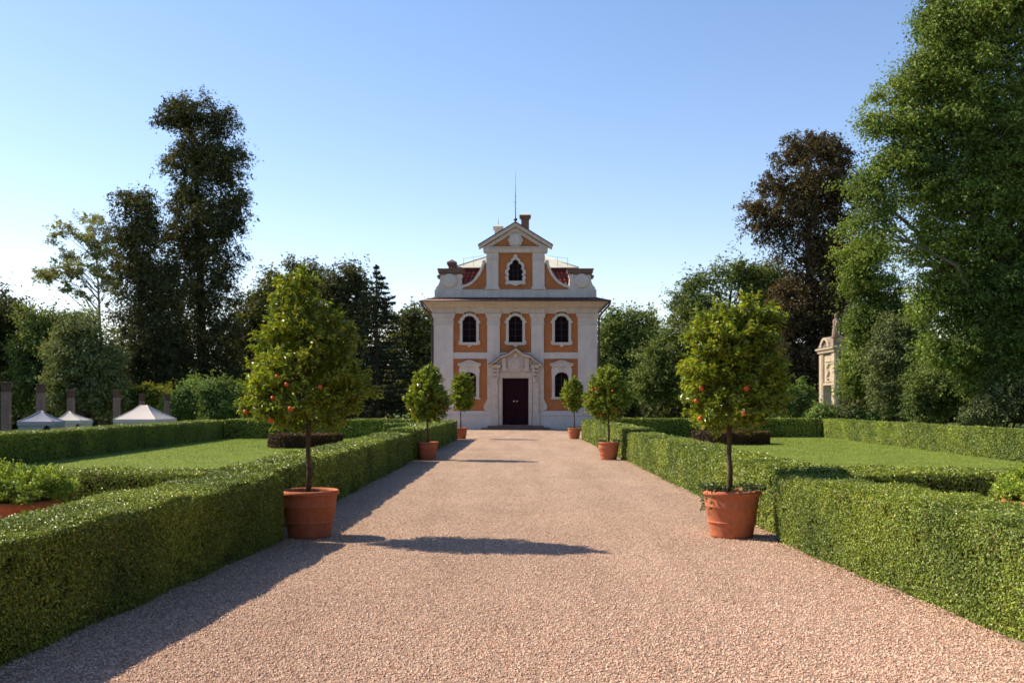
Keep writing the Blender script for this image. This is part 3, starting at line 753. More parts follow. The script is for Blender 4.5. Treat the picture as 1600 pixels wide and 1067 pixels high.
mb = MB(); mb.tube([(0,.1,13.05),(0,.1,14.6),(0,.1,16.35)], [.035,.022,.008], 8); mb.lathe([(0,-.13),(.10,-.07),(.13,0),(.10,.07),(0,.13)], (0,.1,13.28), 12)
mb.lathe([(0,-.04),(.06,0),(0,.04)], (0,.1,14.75), 8); mb.box(-.12,.05,.09,.11,14.38,14.40)
mb.build('lightning_rod', M['iron'], HO)
# windows
def window(cx, outline, hole_scale, z0, z1, kind):
    zc = (z0+z1)/2; hw = .44
    mb = MB()
    inner = [(cx+(x-cx)*.89, zc+(z-zc)*.945) for x,z in outline]
    mb.slab([outline, inner], .24, .31)
    for x in ((cx,) if kind != 'attic' else (cx-.14,cx+.14)): mb.box(x-.022,x+.022,.25,.30,z0+.03,z1-.05)
    for z in np.linspace(z0,z1,5)[1:-1]: mb.box(cx-hw+.03,cx+hw-.03,.255,.295,z-.014,z+.014)
    w = mb.build('window', M['frame'], HO)
    MB().slab([outline], .302, .32).build('pane', M['glass'], w)
    return w
for c, o in zip((-2.92,0,2.92), UP):
    w = window(c, o, 1, 5.50, 7.18, 'up')
    out = [(c+(x-c)*1.36, z+(.13 if z > 6.5 else .0)) for x,z in o]
    out = [(x, 7.34 if z > 7.30 else z) for x,z in out]
    mb = MB(); mb.slab([out, o], -.03, .24)
    mb.box(c-.69,c+.69,-.075,.06,5.40,5.50).box(c-.62,c+.62,-.04,.06,5.33,5.40)
    mb.prism([(c-.14,5.33),(c+.14,5.33),(c+.08,5.22),(c-.08,5.22)], -.05, .06)
    for s in (-1,1): mb.box(c+s*.64-.05,c+s*.64+.05,-.045,.06,6.72,6.86).box(c+s*.63-.04,c+s*.63+.04,-.04,.06,5.50,5.62)
    hood = [(c+.66*math.cos(t), 6.93+.50*math.sin(t)) for t in np.linspace(.9,PI-.9,12)]
    mb.prism(hood + [(x,z-.07) for x,z in hood[::-1]], -.07, .0)
    bevel(mb.build('surround', M['stucco'], w), .012)
for c, o in zip((-2.92,2.92), LO):
    w = window(c, o, 1, 2.05, 3.62, 'low')
    out = [(c+.62,1.95),(c+.62,3.3),(c+.66,3.75),(c+.60,3.98),(c-.60,3.98),(c-.66,3.75),(c-.62,3.3),(c-.62,1.95)]
    mb = MB(); mb.slab([out, o], -.03, .24)
    mb.box(c-.70,c+.70,-.08,.06,1.90,1.99)
    hd = [(.74,4.02),(.74,4.10),(.56,4.13),(.34,4.21),(.14,4.29),(0,4.31)]
    hh = [(c+x,z) for x,z in hd] + [(c-x,z) for x,z in hd[::-1]]
    mb.prism(hh + [(c-.58,3.98),(c+.58,3.98)], -.10, .06)
    up = [p for p in hh if p[1] > 4.05]
    mb.prism([(x,z+.004) for x,z in up] + [(x*1.0,z+.075) for x,z in up[::-1]], -.17, .06)
    disc(mb, c, 4.05, .13, -.14, -.10, 0, 16, .1, 6)
    bevel(mb.build('surround', M['stucco'], w), .012)
w = window(0, attic_win, 1, 9.39, 10.73, 'attic')
out = [(x*1.36+(.02 if x>0 else -.02), 9.39-.16+(z-9.39)*1.24) for x,z in attic_win]
mb = MB(); mb.slab([out, attic_win], -.04, .24)
mb.prism([(-.7,9.24),(-.55,9.14),(-.3,9.18),(-.12,9.10),(0,9.07),(.12,9.10),(.3,9.18),(.55,9.14),(.7,9.24),(.6,9.30),(-.6,9.30)], -.06, .05)
disc(mb, 0, 10.93, .13, -.07, .05, 0, 16)
bevel(mb.build('surround', M['stucco'], w), .012)
# portal
mb = MB()
wide = [(1.25,.02),(1.25,1.17),(1.79,1.175),(1.96,1.22),(2.02,1.38),(1.98,1.58),(1.86,1.76),(1.795,1.95),(1.795,3.98),(-1.795,3.98)]
wl = [(-x,z) for x,z in wide[:-1]]
rim = wide[:-1] + wl[::-1]
mb.slab([rim, [(x*1.004,z) for x,z in DOOR]], -.072, .06)
for s in (-1,1):
    mb.prism([(s*.85,.02),(s*1.05,.02),(s*1.05,3.30),(s*.85,3.30)], -.115, -.072)
    mb.prism([(s*1.08,.02),(s*1.52,.02),(s*1.52,.9),(s*1.46,1.0),(s*1.46,3.25),(s*1.12,3.25),(s*1.12,1.0),(s*1.08,.9)], -.16, -.072)
mb.box(-1.05,1.05,-.12,-.072,3.30,3.62)
portal = bevel(mb.build('portal', M['stone'], HO), .012)
for s in (-1,1):
    mb = MB(); x = s*1.22
    for z, r_, y in ((3.93,.26,-.34),(3.70,.19,-.30),(3.48,.17,-.27),(3.24,.14,-.22)):
        mb.box(x-r_,x+r_,y,-.072,z-.06,z+.05); disc(mb, x-s*.1, z-.12, .075, y+.05, -.10, 0, 12)
    mb.box(x-.10,x+.10,-.24,-.072,3.0,3.2); disc(mb, x, 3.06, .12, -.21, -.16, 0, 16)
    bevel(mb.build('console', M['stone'], portal), .012)
top = [(1.72,4.06),(1.22,4.40),(.93,4.66),(.62,4.72),(.42,4.84),(.20,5.0),(0,5.14)]
bot = [(1.60,4.02),(1.22,4.27),(.93,4.50),(.62,4.57),(.42,4.68),(.20,4.83),(0,4.97)]
mb = MB()
for s in (-1,1):
    mb.prism([(s*x,z) for x,z in top] + [(s*x,z) for x,z in bot[::-1]], -.42, -.02)
    mb.box(s*1.3-.36,s*1.3+.36,-.36,-.02,3.98,4.07)
    mb.box(s*.72-.13,s*.72+.13,-.28,-.02,3.66,4.52)
    mb.prism([(s*.86,4.07),(s*1.5,4.07),(s*.86,4.48)], -.10, -.02)
mb.prism([(-.62,3.62),(.62,3.62),(.62,4.58),(0,4.98),(-.62,4.58)], -.14, -.02)
bevel(mb.build('door_pediment', M['stone'], portal), .012)
mb = MB(); mb2 = []
for s in (-1,1):
    mb.prism([(s*x,z+.035) for x,z in top] + [(s*x*1.0,z+.003) for x,z in top[::-1]], -.46, -.02)
mb.build('pediment_capping', M['rust'], portal)
mb = MB(); disc(mb,0,4.08,.52,-.20,-.14,0,48,.05,12); disc(mb,0,4.08,.40,-.245,-.20,0,48,.03,16); disc(mb,0,4.08,.27,-.30,-.245,0,28)
mb.prism([(-.16,4.55),(.16,4.55),(.10,4.80),(0,4.86),(-.10,4.80)], -.24, -.14)
for s in (-1,1): disc(mb, s*.58, 3.78, .13, -.22, -.14, 0, 16, .1, 5); disc(mb, s*.42, 4.52, .10, -.20, -.14, 0, 14)
bevel(mb.build('cartouche', M['stone'], portal), .015)
# door of two panelled leaves
mb = MB()
for s in (-1,1):
    x0, x1 = (.008,.80) if s > 0 else (-.80,-.008)
    mb.box(x0,x1,.16,.22,.28,3.24)
    for z0, z1 in ((.42,1.05),(1.22,1.42),(1.58,2.45),(2.6,3.08)):
        mb.box(x0+.12,x1-.12,.135,.16,z0,z1).box(x0+.18,x1-.18,.12,.135,z0+.06,z1-.06)
mb.box(-.035,.035,.13,.16,.28,3.24).box(-.82,.82,.225,.245,.28,3.24)
door = bevel(mb.build('door', M['door'], HO), .006)
for s in (-1,1):
    mb = MB(); disc(mb, s*.09, 1.78, .045, .105, .13, 0, 14); mb.tube([(s*.09,.105,1.78),(s*.09,.06,1.78),(s*.17,.055,1.78)], .014, 8)
    mb.build('handle', M['brass'], door)
mb = MB(); mb.box(-2.15,2.15,-1.05,-.12,-.02,.12).box(-1.75,1.75,-.62,-.12,.12,.24).box(-1.24,1.24,-.12,.16,.02,.275)
bevel(mb.build('steps', M['capstone'], HO), .012)

# ------------------------------------------------------------------ trees
def tree(name, label, base_px, Y, blobs, nclu, rc, per, ll, mats, seed, gap=None, group='trees of the park round the house', trunk_r=.45, cat='tree', flat=.65, depth=.85, shell=.45, fork=.25, nlimb=26, aspect=.6, droop=0.0, trunk_top=None, shoots=.7, zb=None, wig=1.0):
    rng = np.random.default_rng(seed)
    k = Y/F
    bx = (base_px-HX)*k; gz = drop(np.array(bx)) if zb is None else zb
    root = empty(name, (bx, Y, float(gz)))
    B = np.array([(*(at(b[0],b[1],Y)-np.array([bx,Y,float(gz)])), b[2]*k, b[3]*k) for b in blobs])
    # blobs may carry a fifth value: shift in depth (m)
    for i, b in enumerate(blobs):
        if len(b) > 4: B[i,1] += b[4]
    pr = (B[:,3]*B[:,4])**1.0; pr /= pr.sum()
    m = nclu*3
    bi = rng.choice(len(B), m, p=pr)
    d = rng.normal(size=(m,3)); d /= np.linalg.norm(d, axis=1, keepdims=True)
    rr = rng.random(m)**shell
    rad = np.stack([B[bi,3], np.minimum(B[bi,3]*depth, 6.0), B[bi,4]],1)
    shrink = np.maximum(rad - rc*.25, rad*.45)
    C = B[bi,:3] + d*rr[:,None]*shrink
    keep = C[:,2] > rc*.4
    if gap:
        for gx, gy, gr, gh in gap:
            p = at(gx, gy, Y) - np.array([bx,Y,float(gz)])
            keep &= ((C[:,0]-p[0])/(gr*k))**2 + ((C[:,2]-p[2])/(gh*k))**2 > 1
    C = C[keep][:nclu]; d = d[keep][:nclu]; nclu = len(C)
    # clumpy growth: clusters differ in size
    cs = rc*rng.uniform(.5,1.3,nclu)*np.where(rng.random(nclu)<.12, 1.3, 1)
    # leaves
    q = np.maximum(6, (per*.72*(cs/rc)**2)).astype(int)
    ii = np.repeat(np.arange(nclu), q); n = len(ii)
    nsub = 9
    sg = rng.normal(size=(nclu*nsub,3)); sg /= np.linalg.norm(sg, axis=1, keepdims=True); sg *= (rng.random(nclu*nsub)**.4)[:,None]
    g = sg[ii*nsub + rng.integers(0, nsub, n)] + rng.normal(0, .19, (n,3))
    sc = np.stack([cs, cs, cs*flat],1)
    P = C[ii] + g*sc[ii]
    P[:,2] -= droop*np.linalg.norm(g[:,:2], axis=1)*cs[ii]
    # leafy shoots that break the outline
    ns_ = 5; pick = np.repeat(np.arange(nclu), ns_); pick = pick[rng.random(len(pick)) < shoots]
    m_ = len(pick); dv = d[pick]*1.0 + rng.normal(0,.55,(m_,3)) + np.array([0,0,.25-droop*1.4]); dv /= np.linalg.norm(dv, axis=1, keepdims=True)
    kq = 16; tt = rng.random((m_,kq)); ln_ = cs[pick]*rng.uniform(.7,1.4,m_)
    PS = C[pick][:,None] + dv[:,None]*(tt*ln_[:,None])[:,:,None] + rng.normal(0,1,(m_,kq,3))*(cs[pick]*.11)[:,None,None]
    PS[:,:,2] -= (tt**2)*ln_[:,None]*droop*.8
    P = np.concatenate([P, PS.reshape(-1,3)]); g = np.concatenate([g, np.repeat(dv, kq, 0)]); ii = np.concatenate([ii, np.repeat(pick, kq)])
    ok = P[:,2] > .05
    P = P[ok]; g = g[ok]; ii = ii[ok]; n = len(P)
    N = g*.7 + rng.normal(0,.55,(n,3)) + np.array([0,0,.45]); L = ll*rng.uniform(.6,1.4,n)
    T = g + rng.normal(0,.7,(n,3)); T[:,2] -= .3+droop
    mb = MB(); mb.leaves(P, N, L, L*aspect, rng, 0, T)
    crown = mb.build('crown', M[mats[0]], root)
    # trunk and limbs
    ztop = B[:,2].max() if trunk_top is None else trunk_top
    top = B[np.argmax(B[:,2])]
    mb = MB()
    nseg = 7; tp = []
    for i in range(nseg+1):
        f = i/nseg
        tp.append(np.array([top[0]*f**1.6 + math.sin(f*5+seed)*.25*f*wig, math.cos(f*4+seed)*.2*f*wig, ztop*f]))
    mb.tube([(p[0],p[1],p[2]-(.15 if i == 0 else 0)) for i,p in enumerate(tp)], [trunk_r*(1.25 if i == 0 else 1)*(1-.88*(i/nseg)**.8) for i in range(nseg+1)], 10)
    sel = rng.choice(nclu, min(nlimb, nclu), replace=False)
    for i in sel:
        c = C[i]; h0 = np.clip(c[2]-abs(c[0]-top[0]*.5)*.75-rng.random()*1.0, ztop*fork*.6, ztop*.93)
        f = h0/ztop; s0 = np.array([top[0]*f**1.6 + math.sin(f*5+seed)*.25*f*wig, math.cos(f*4+seed)*.2*f*wig, h0])
        ln = np.linalg.norm(c-s0); md = s0*.5+c*.5+np.array([0,0,.10*ln])+rng.normal(0,.05*ln,3)
        r0 = min(trunk_r*.32, .022*ln+.025)*(1-.5*f)
        mb.tube([s0, s0*.75+md*.25+rng.normal(0,.02*ln,3), md, c], [r0, r0*.85, r0*.55, r0*.15], 6, cap=False)
        for _ in range(3):
            e = c + np.clip(rng.normal(0,1,3),-1,1)*cs[i]*.6; mb.tube([md*.4+c*.6, (md*.2+c*.8+e)*.5, e], [r0*.35,r0*.22,r0*.08], 5, cap=False)
    mb.build('trunk', M[mats[1]], root)
    return tag(root, label, cat, group)

def lf(key, col, **kw): M[key] = leaf(key, col, **kw)
lf('dark_leaf', (.085,.095,.04), var=.5, transl=.22, patch=.25)
lf('olive_leaf', (.13,.15,.05), var=.5, transl=.25, patch=.25)
lf('mid_leaf', (.15,.205,.065), var=.5, transl=.25, patch=.25)
lf('greygreen_leaf', (.18,.22,.095), var=.45, transl=.2, patch=.3)
lf('pale_leaf', (.27,.30,.16), var=.4, transl=.35, patch=.3)
lf('brown_leaf', (.105,.084,.044), var=.5, transl=.22, patch=.2)
lf('big_leaf', (.185,.262,.064), var=.5, transl=.3, patch=.22)
lf('shrub_leaf', (.19,.28,.08), var=.45, transl=.28, patch=.4)
lf('vine_leaf', (.26,.29,.05), var=.45, transl=.35, patch=.4)
lf('needle', (.035,.055,.030), var=.45, transl=.1, patch=.3)

# --- left side
tree('broadleaf_tree', 'dark broadleaf tree cut off by the left edge of the photo', -30, 72, [(-25,520,62,75),(5,490,30,38),(-15,600,70,60),(12,530,26,40)], 150, 1.3, 150, .26, ('dark_leaf','dark_bark'), 101)
tree('rounded_tree', 'rounded green tree with sunlit left side behind the pillars', 75, 70, [(75,535,52,62),(45,590,34,50),(100,520,40,40),(80,610,64,40)], 190, 1.1, 170, .23, ('mid_leaf','dark_bark'), 102)
tree('rounded_tree', 'grey-green dome-shaped tree between the second and fourth pillars', 132, 66, [(130,560,52,58),(130,615,64,42),(120,520,34,26),(160,590,34,50)], 210, 1.0, 190, .21, ('greygreen_leaf','dark_bark'), 103)
tree('sparse_tree', 'thin pale tree with see-through crown left of the tall dark trees', 165, 98, [(140,352,42,20),(88,380,32,14),(78,430,34,16),(125,415,40,26),(160,390,30,40),(60,432,18,8),(120,455,30,16),(175,440,24,40),(105,360,28,16),(150,380,34,20)], 120, .9, 62, .24, ('pale_leaf','grey_bark'), 104, trunk_r=.26, nlimb=60, fork=.35, flat=.35)
tree('tall_tree', 'tallest dark tree on the left with ragged feathered crown', 318, 85, [(296,172,50,26),(276,188,32,26),(340,192,30,32),(310,225,52,34),(292,255,38,26),(360,250,26,30),(335,262,42,30),(345,305,48,40),(288,300,36,34),(325,345,58,42),(360,340,30,26),(335,400,52,44),(285,380,42,50),(320,450,62,48),(315,510,66,52),(310,575,72,52)], 740, 1.05, 105, .20, ('dark_leaf','dark_bark'), 105, trunk_r=.6, nlimb=70, droop=.35, gap=[(263,285,14,22),(372,420,12,14),(330,298,7,9)])
tree('tall_tree', 'shorter dark tree leaning against the tallest one', 222, 81, [(208,312,30,24),(232,325,24,32),(200,355,28,32),(222,375,38,36),(205,425,42,40),(228,470,50,44),(222,525,60,48),(225,585,66,48),(258,440,34,46),(262,520,44,56),(268,590,50,42)], 560, 1.1, 110, .20, ('dark_leaf','dark_bark'), 106, trunk_r=.45, nlimb=50, droop=.3, gap=[(248,350,7,40)])
tree('broadleaf_tree', 'broad dull-green tree behind the nearest left potted tree', 445, 92, [(400,480,34,42),(435,455,36,34),(472,440,38,30),(500,450,26,26),(455,510,78,52),(440,580,92,52),(385,540,40,50)], 270, 1.35, 150, .28, ('olive_leaf','dark_bark'), 107)
tree('broadleaf_tree', 'dark upright tree beside the pointed conifer', 545, 90, [(545,432,22,24),(530,455,26,28),(560,440,20,26),(550,490,42,44),(545,550,50,50),(545,605,52,42)], 200, 1.2, 150, .26, ('dark_leaf','dark_bark'), 108)
tree('broadleaf_tree', 'paler olive tree directly left of the house', 645, 104, [(640,505,34,30),(668,515,26,30),(650,555,44,48),(640,605,52,42),(690,560,40,60)], 200, 1.4, 130, .30, ('olive_leaf','grey_bark'), 109)

def conifer(label, px, Y, ytop, ybase, half, seed, mats=('needle','dark_bark')):
    rng = np.random.default_rng(seed); k = Y/F
    bx = (px-HX)*k; root = empty('conifer_tree', (bx, Y, 0)); H = (EYE-(ytop-HY)*k)
    hw = half*k; mb = MB(); tb = MB(); tb.tube([(0,0,-.1),(0,0,H*.5),(0,0,H)], [.35,.2,.03], 8)
    nt = 30
    for i in range(nt):
        f = i/(nt-1); z = H*(.08+.9*f); r = hw*(1-f)**.62*rng.uniform(.8,1.1)+.15
        for j in range(8 if f < .8 else 5):
            a = rng.random()*2*PI; rl = r*rng.uniform(.75,1.1); n = int(14+46*rl/hw)
            t_ = np.sqrt(rng.random(n)); e = np.array([math.cos(a),math.sin(a),0])
            P = e*(t_*rl)[:,None] + rng.normal(0,.11,(n,3))*(1.4-t_)[:,None] + np.array([0,0,z])
            P[:,2] += (t_**2)*rl*.22 - t_*rl*.25
            mb.leaves(P, rng.normal(0,.5,(n,3))+[0,0,.6], .34*rng.uniform(.6,1.3,n), .13, rng, 0, np.tile(e,(n,1))+rng.normal(0,.5,(n,3)))
            tb.tube([(0,0,z),tuple(e*rl*.6+np.array([0,0,z-.1*rl])),tuple(e*rl+np.array([0,0,z]))], [.06,.04,.012], 4, cap=False)
    mb.build('crown', M[mats[0]], root); tb.build('trunk', M[mats[1]], root)
    return tag(root, label, 'tree', 'trees of the park round the house')
conifer('pointed dark conifer showing against the sky left of the house', 588, 86, 413, 640, 66, 121)

# --- right side
tree('broadleaf_tree', 'distant round green tree directly right of the house', 985, 102, [(985,515,42,32),(960,520,26,36),(1010,520,24,30),(985,560,50,44),(985,610,54,40),(945,560,24,60)], 230, 1.4, 140, .30, ('mid_leaf','dark_bark'), 131)
tree('broadleaf_tree', 'broad mid-green tree behind the nearest right potted tree', 1125, 78, [(1150,430,44,24),(1112,450,40,30),(1180,455,34,34),(1080,480,34,30),(1110,510,66,48),(1060,540,44,44),(1160,530,60,60),(1050,595,46,48),(1110,600,80,48),(1180,600,50,45),(1205,445,34,34),(1205,505,44,56),(1025,585,36,52)], 560, 1.2, 150, .22, ('mid_leaf','dark_bark'), 132)
tree('dark_tree', 'dark bronze-brown tree with domed top beside the big green tree', 1268, 73, [(1262,224,44,20),(1232,245,38,24),(1300,240,38,28),(1205,290,30,22),(1270,280,56,34),(1178,325,28,20),(1235,325,52,34),(1310,310,40,50),(1200,355,32,22),(1255,370,50,38),(1215,395,22,14),(1300,390,40,44),(1260,440,48,46),(1235,500,46,50),(1295,480,46,60),(1240,570,62,52),(1300,560,52,56),(1320,430,30,60)], 760, 1.0, 135, .19, ('brown_leaf','dark_bark'), 133, trunk_r=.6, nlimb=60, droop=.35, gap=[(1205,410,14,22),(1225,290,6,8)])
tree('big_tree', 'huge leafy green tree filling the right edge of the photo', 1545, 43, [(1570,20,100,70),(1500,55,56,46),(1470,25,34,40),(1465,100,40,36),(1440,130,42,36),(1400,150,34,24),(1540,130,100,70),(1385,190,38,26),(1460,200,70,56),(1590,220,100,80),(1400,255,44,40),(1365,285,38,30),(1480,290,80,64),(1370,340,40,40),(1600,330,90,80),(1460,380,60,44),(1545,420,90,80),(1480,460,52,60),(1620,470,80,80),(1560,530,90,60),(1570,590,70,50),(1600,560,70,60),(1480,545,44,40),(1720,180,120,170),(1740,420,110,160),(1640,-60,130,90)],
     2300, .95, 200, .13, ('big_leaf','grey_bark'), 134, trunk_r=.7, nlimb=110, gap=[(1420,420,20,34),(1432,330,10,12),(1592,185,14,20)], flat=.5, droop=.2, shell=.4, depth=.8)
tree('leaning_tree', 'light green tree under the big one, just right of the stone gate', 1366, 54, [(1352,400,40,28),(1345,440,26,30),(1378,455,36,34),(1358,500,32,34),(1380,530,42,44),(1368,580,42,46),(1352,560,26,40),(1398,500,24,36),(1425,510,34,44),(1425,570,40,50),(1338,585,22,38)], 470, .8, 180, .14, ('big_leaf','grey_bark'), 135, trunk_r=.3)

SG = 'shrubs along the edge of the garden'
def shrub(label, bp, Y, blobs, nclu, rc, per, ll, mat, seed, name='shrub', **kw):
    return tree(name, label, bp, Y, blobs, nclu, rc, per, ll, (mat,'dark_bark'), seed, group=SG, trunk_r=.09, cat='shrub', nlimb=14, shell=.4, **kw)
shrub('tall grey-green shrub right of the stone gate under the trees', 1402, 50, [(1405,540,42,50),(1385,580,40,46),(1425,590,40,44),(1405,620,52,34)], 190, .65, 170, .13, 'greygreen_leaf', 141)
shrub('leafy shrub in the deep shade under the big tree', 1480, 46, [(1480,590,56,44),(1455,615,44,34),(1515,600,40,44),(1440,640,30,24)], 200, .6, 170, .12, 'mid_leaf', 142)
shrub('ivy-covered bank of foliage at the right edge behind the outer hedge', 1580, 42, [(1555,640,46,28),(1600,620,50,40),(1530,655,34,18),(1650,620,60,50)], 190, .5, 170, .11, 'greygreen_leaf', 143)
for i, (px, w, top, col) in enumerate(((1228,17,590,'shrub_leaf'),(1252,17,584,'shrub_leaf'),(1290,18,638,'shrub_leaf'),(1325,24,634,'greygreen_leaf'),(1365,26,636,'shrub_leaf'),(1405,24,640,'greygreen_leaf'))):
    lab = ('light green upright shrub left of the stone gate, the outer one', 'light green upright shrub touching the left side of the stone gate', 'low shrub at the foot of the stone gate', 'low grey-green shrub just right of the gate foot', 'low light green shrub under the leaning tree', 'low grey-green shrub before the tall grey-green one')[i]
    shrub(lab, px, 58 if i < 2 else 54, [(px,top+(16 if i>1 else 36),w,20 if i>1 else 36),(px-3,top+(22 if i>1 else 60),w,14 if i>1 else 30)], 70, .5, 130, .13, col, 150+i)
# left shrubs and the vine on the pergola
shrub('light green shrub nearest the last pillar on the left', 296, 64, [(300,620,28,26),(285,640,26,22)], 100, .7, 150, .16, 'shrub_leaf', 161)
shrub('light green shrub, the tallest of those behind the left hedge', 336, 63, [(338,618,32,26),(345,640,34,24)], 110, .7, 150, .16, 'shrub_leaf', 162)
shrub('light green shrub partly behind the nearest left potted tree', 378, 63, [(376,625,26,26),(395,640,28,22)], 100, .7, 150, .16, 'shrub_leaf', 163)
shrub('yellow-green climbing vine above the fifth and sixth pillars', 228, 70, [(210,617,20,11),(240,612,26,13),(262,622,18,14),(225,632,34,16)], 90, .6, 130, .16, 'vine_leaf', 164, name='climbing_vine')

# a far belt of woodland that closes the view under the crowns
rng = np.random.default_rng(71); mb = MB()
for (xa, xb_, yv, hh) in ((-75,-8,112,11),(7,75,112,8.0),(-60,-14,100,4.5),(12,60,88,4.5),(-8,7,120,7)):
    nn = int((xb_-xa)*2.6)
    for i in range(nn):
        c = np.array([rng.uniform(xa,xb_), yv+rng.normal(0,2), 0]); h = hh*rng.uniform(.55,1.1)
        q = 210; g = rng.normal(size=(q,3)); g /= np.linalg.norm(g,axis=1,keepdims=True); g *= (rng.random(q)**.4)[:,None]
        P = c+np.array([0,0,h*.5+drop(np.array(c[0]))])+g*np.array([2.2,1.8,h*.55]); P[:,2] = np.maximum(P[:,2], -1.0)
        mb.leaves(P, g+rng.normal(0,.5,(q,3))+[0,0,.4], .55*rng.uniform(.6,1.3,q), .36, rng)
# unseen tree belts added on the right and behind the viewer to cut sky light
def belt(p0, p1, hh, n, seed):
    r = np.random.default_rng(seed); p0 = np.array(p0, float); p1 = np.array(p1, float)
    for i in range(n):
        c2 = p0+(p1-p0)*(i+r.random())/n + r.normal(0,1.6,2); h = hh*r.uniform(.75,1.1); q = 620
        g = r.normal(size=(q,3)); g /= np.linalg.norm(g,axis=1,keepdims=True); g *= (r.random(q)**.4)[:,None]
        P = np.array([c2[0],c2[1],h*.5])+g*np.array([3.6,3.2,h*.52]); P[:,2] = np.maximum(P[:,2], .2)
        mb.leaves(P, g+r.normal(0,.5,(q,3))+[0,0,.3], 1.0*r.uniform(.6,1.3,q), .7, r)
belt((31,-28),(30,34),21,26,72); belt((-30,-26),(31,-28),20,26,73)
tag(mb.build('woodland_and_sky_blockers', M['dark_leaf']), 'dark distant woodland closing the view behind the trees, plus unseen belts added to cut sky light', 'woodland', kind='stuff')

# ------------------------------------------------------------------ pergola pillars
def pillar(label, px, Y, ytop, w):
    px -= .16*w; w *= .68; k = Y/F; x = (px-HX)*k; g0 = float(drop(np.array(x))); H = EYE-(ytop-HY)*k-g0; h = w*k/2
    root = empty('stone_pillar', (x, Y, g0))
    mb = MB(); mb.box(-h*1.12,h*1.12,-h*1.12,h*1.12,0,.25).box(-h,h,-h,h,.25,H-.42)
    bevel(mb.build('shaft', M['pillar'], root), .03)
    mb = MB(); mb.box(-h*.97,h*.97,-h*.97,h*.97,H-.42,H-.08).box(-h*1.08,h*1.08,-h*1.08,h*1.08,H-.08,H)
    bevel(mb.build('capital', M['brick'], root), .02)
    return tag(root, label, 'pillar', 'weathered pergola pillars on the left')
pillar('thick stone pillar at the left edge, tallest of the row', 12.5, 44, 597, 17)
pillar('stone pillar rising behind the grey tent', 66, 50.5, 600, 15.5)
pillar('stone pillar rising behind the small cream tent', 113, 52.5, 609, 13.5)
pillar('stone pillar at the left end of the large cream tent', 184.5, 55, 609, 13)
pillar('stone pillar behind the peak of the large cream tent, partly under vine', 223.5, 58, 615, 10.5)
pillar('thin stone pillar at the right end of the large cream tent', 263, 60, 615, 11)

# ------------------------------------------------------------------ tents
def tent(label, x0, x1, yeave, ypeak, Y, depth, mat, peaks, opening=None):
    k = Y/F; a, b = (x0-HX)*k, (x1-HX)*k; cx = (a+b)/2; g0 = float(drop(np.array(cx)))
    ze = EYE-(yeave-HY)*k-g0; zp = EYE-(ypeak-HY)*k-g0; hw = (b-a)/2
    root = empty('tent', (cx, Y, g0))
    p0, p1 = (peaks[0]-HX)*k-cx, (peaks[1]-HX)*k-cx
    mb = MB(); e = .04
    # sagging hip roof
    n = 7
    def edge(A, Bp, sag):
        return [tuple(np.array(A)*(1-t)+np.array(Bp)*t-np.array([0,0,sag*math.sin(PI*t)])) for t in np.linspace(0,1,n)]
    c = [(-hw,0,ze),(hw,0,ze),(hw,depth,ze),(-hw,depth,ze)]; pk = [(p0,depth/2,zp),(p1,depth/2,zp),(p1,depth/2,zp),(p0,depth/2,zp)]
    for i in range(4):
        j = (i+1)%4; A = edge(c[i],pk[i],.04); Bq = edge(c[j],pk[j],.04)
        rows = []
        for s in range(n):
            rows.append([tuple(np.array(A[s])*(1-u)+np.array(Bq[s])*u-np.array([0,0,.05*math.sin(PI*u)*(1-s/(n-1))])) for u in np.linspace(0,1,7)])
        V = [p for r in rows for p in r]; Fq = [(s*7+u, s*7+u+1, (s+1)*7+u+1, (s+1)*7+u) for s in range(n-1) for u in range(6)]
        mb.add(V, Fq, 0, True)
    # seams and valance
    for i in range(4): mb.tube(edge(c[i],pk[i],.04), .02, 5)
    mb.ring(-hw,hw,0,depth,[(.0,ze-.16),(.012,ze-.16),(.012,ze),(0,ze)])
    roof_ = mb.build('canopy', mat, root)
    # walls, with a gap where the tent is open
    mb = MB(); lean = .18
    def wall(u0, u1, zt=ze-.1):
        mb.add([(u0-(lean if u0 < -hw+.05 else 0),.02,0),(u1,.02,0),(u1,.05,zt),(max(u0,-hw+.02),.05,zt)], [(0,1,2,3)])
    if opening:
        o0, o1 = (opening[0]-HX)*k-cx, (opening[1]-HX)*k-cx
        wall(-hw,o0); wall(o1,hw-.02)
        m_ = (o0+o1)/2; ar = [(o0+(o1-o0)*(1-math.cos(t))/2, ze-.50+.36*math.sin(t)) for t in np.linspace(0,PI,12)]
        mb.add([(x,.03,z) for x,z in ar]+[(o1,.03,ze-.1),(o0,.03,ze-.1)], [tuple(range(13,-1,-1))])
    else: wall(-hw,hw-.02)
    mb.add([(-hw-lean,.0,0),(-hw-lean*.6,depth,0),(-hw+.02,depth-.05,ze-.1),(-hw+.02,.05,ze-.1)], [(0,1,2,3)])
    mb.add([(hw,.0,0),(hw,depth,0),(hw-.02,depth-.05,ze-.1),(hw-.02,.05,ze-.1)], [(3,2,1,0)])
    mb.add([(-hw,depth-.03,0),(hw,depth-.03,0),(hw,depth-.05,ze-.1),(-hw,depth-.05,ze-.1)], [(0,1,2,3)])
    mb.build('tent_wall', M['canvas_grey_shade'] if mat is M['canvas_grey_shade'] else M['canvas'], root)
    for x, y in ((-hw+.04,.08),(hw-.04,.08),(hw-.04,depth-.1),(-hw+.04,depth-.1)):
        MB().tube([(x,y,0),(x,y,ze-.02)], .022, 6).build('pole', M['iron'], root)
    return tag(root, label, 'tent', 'tents beyond the left hedge')
tent('grey peaked tent with an arched opening, nearest the left edge', 27, 84, 658.5, 642.0, 40.0, 1.0, M['canvas_grey_shade'], (54,56), (66,79))
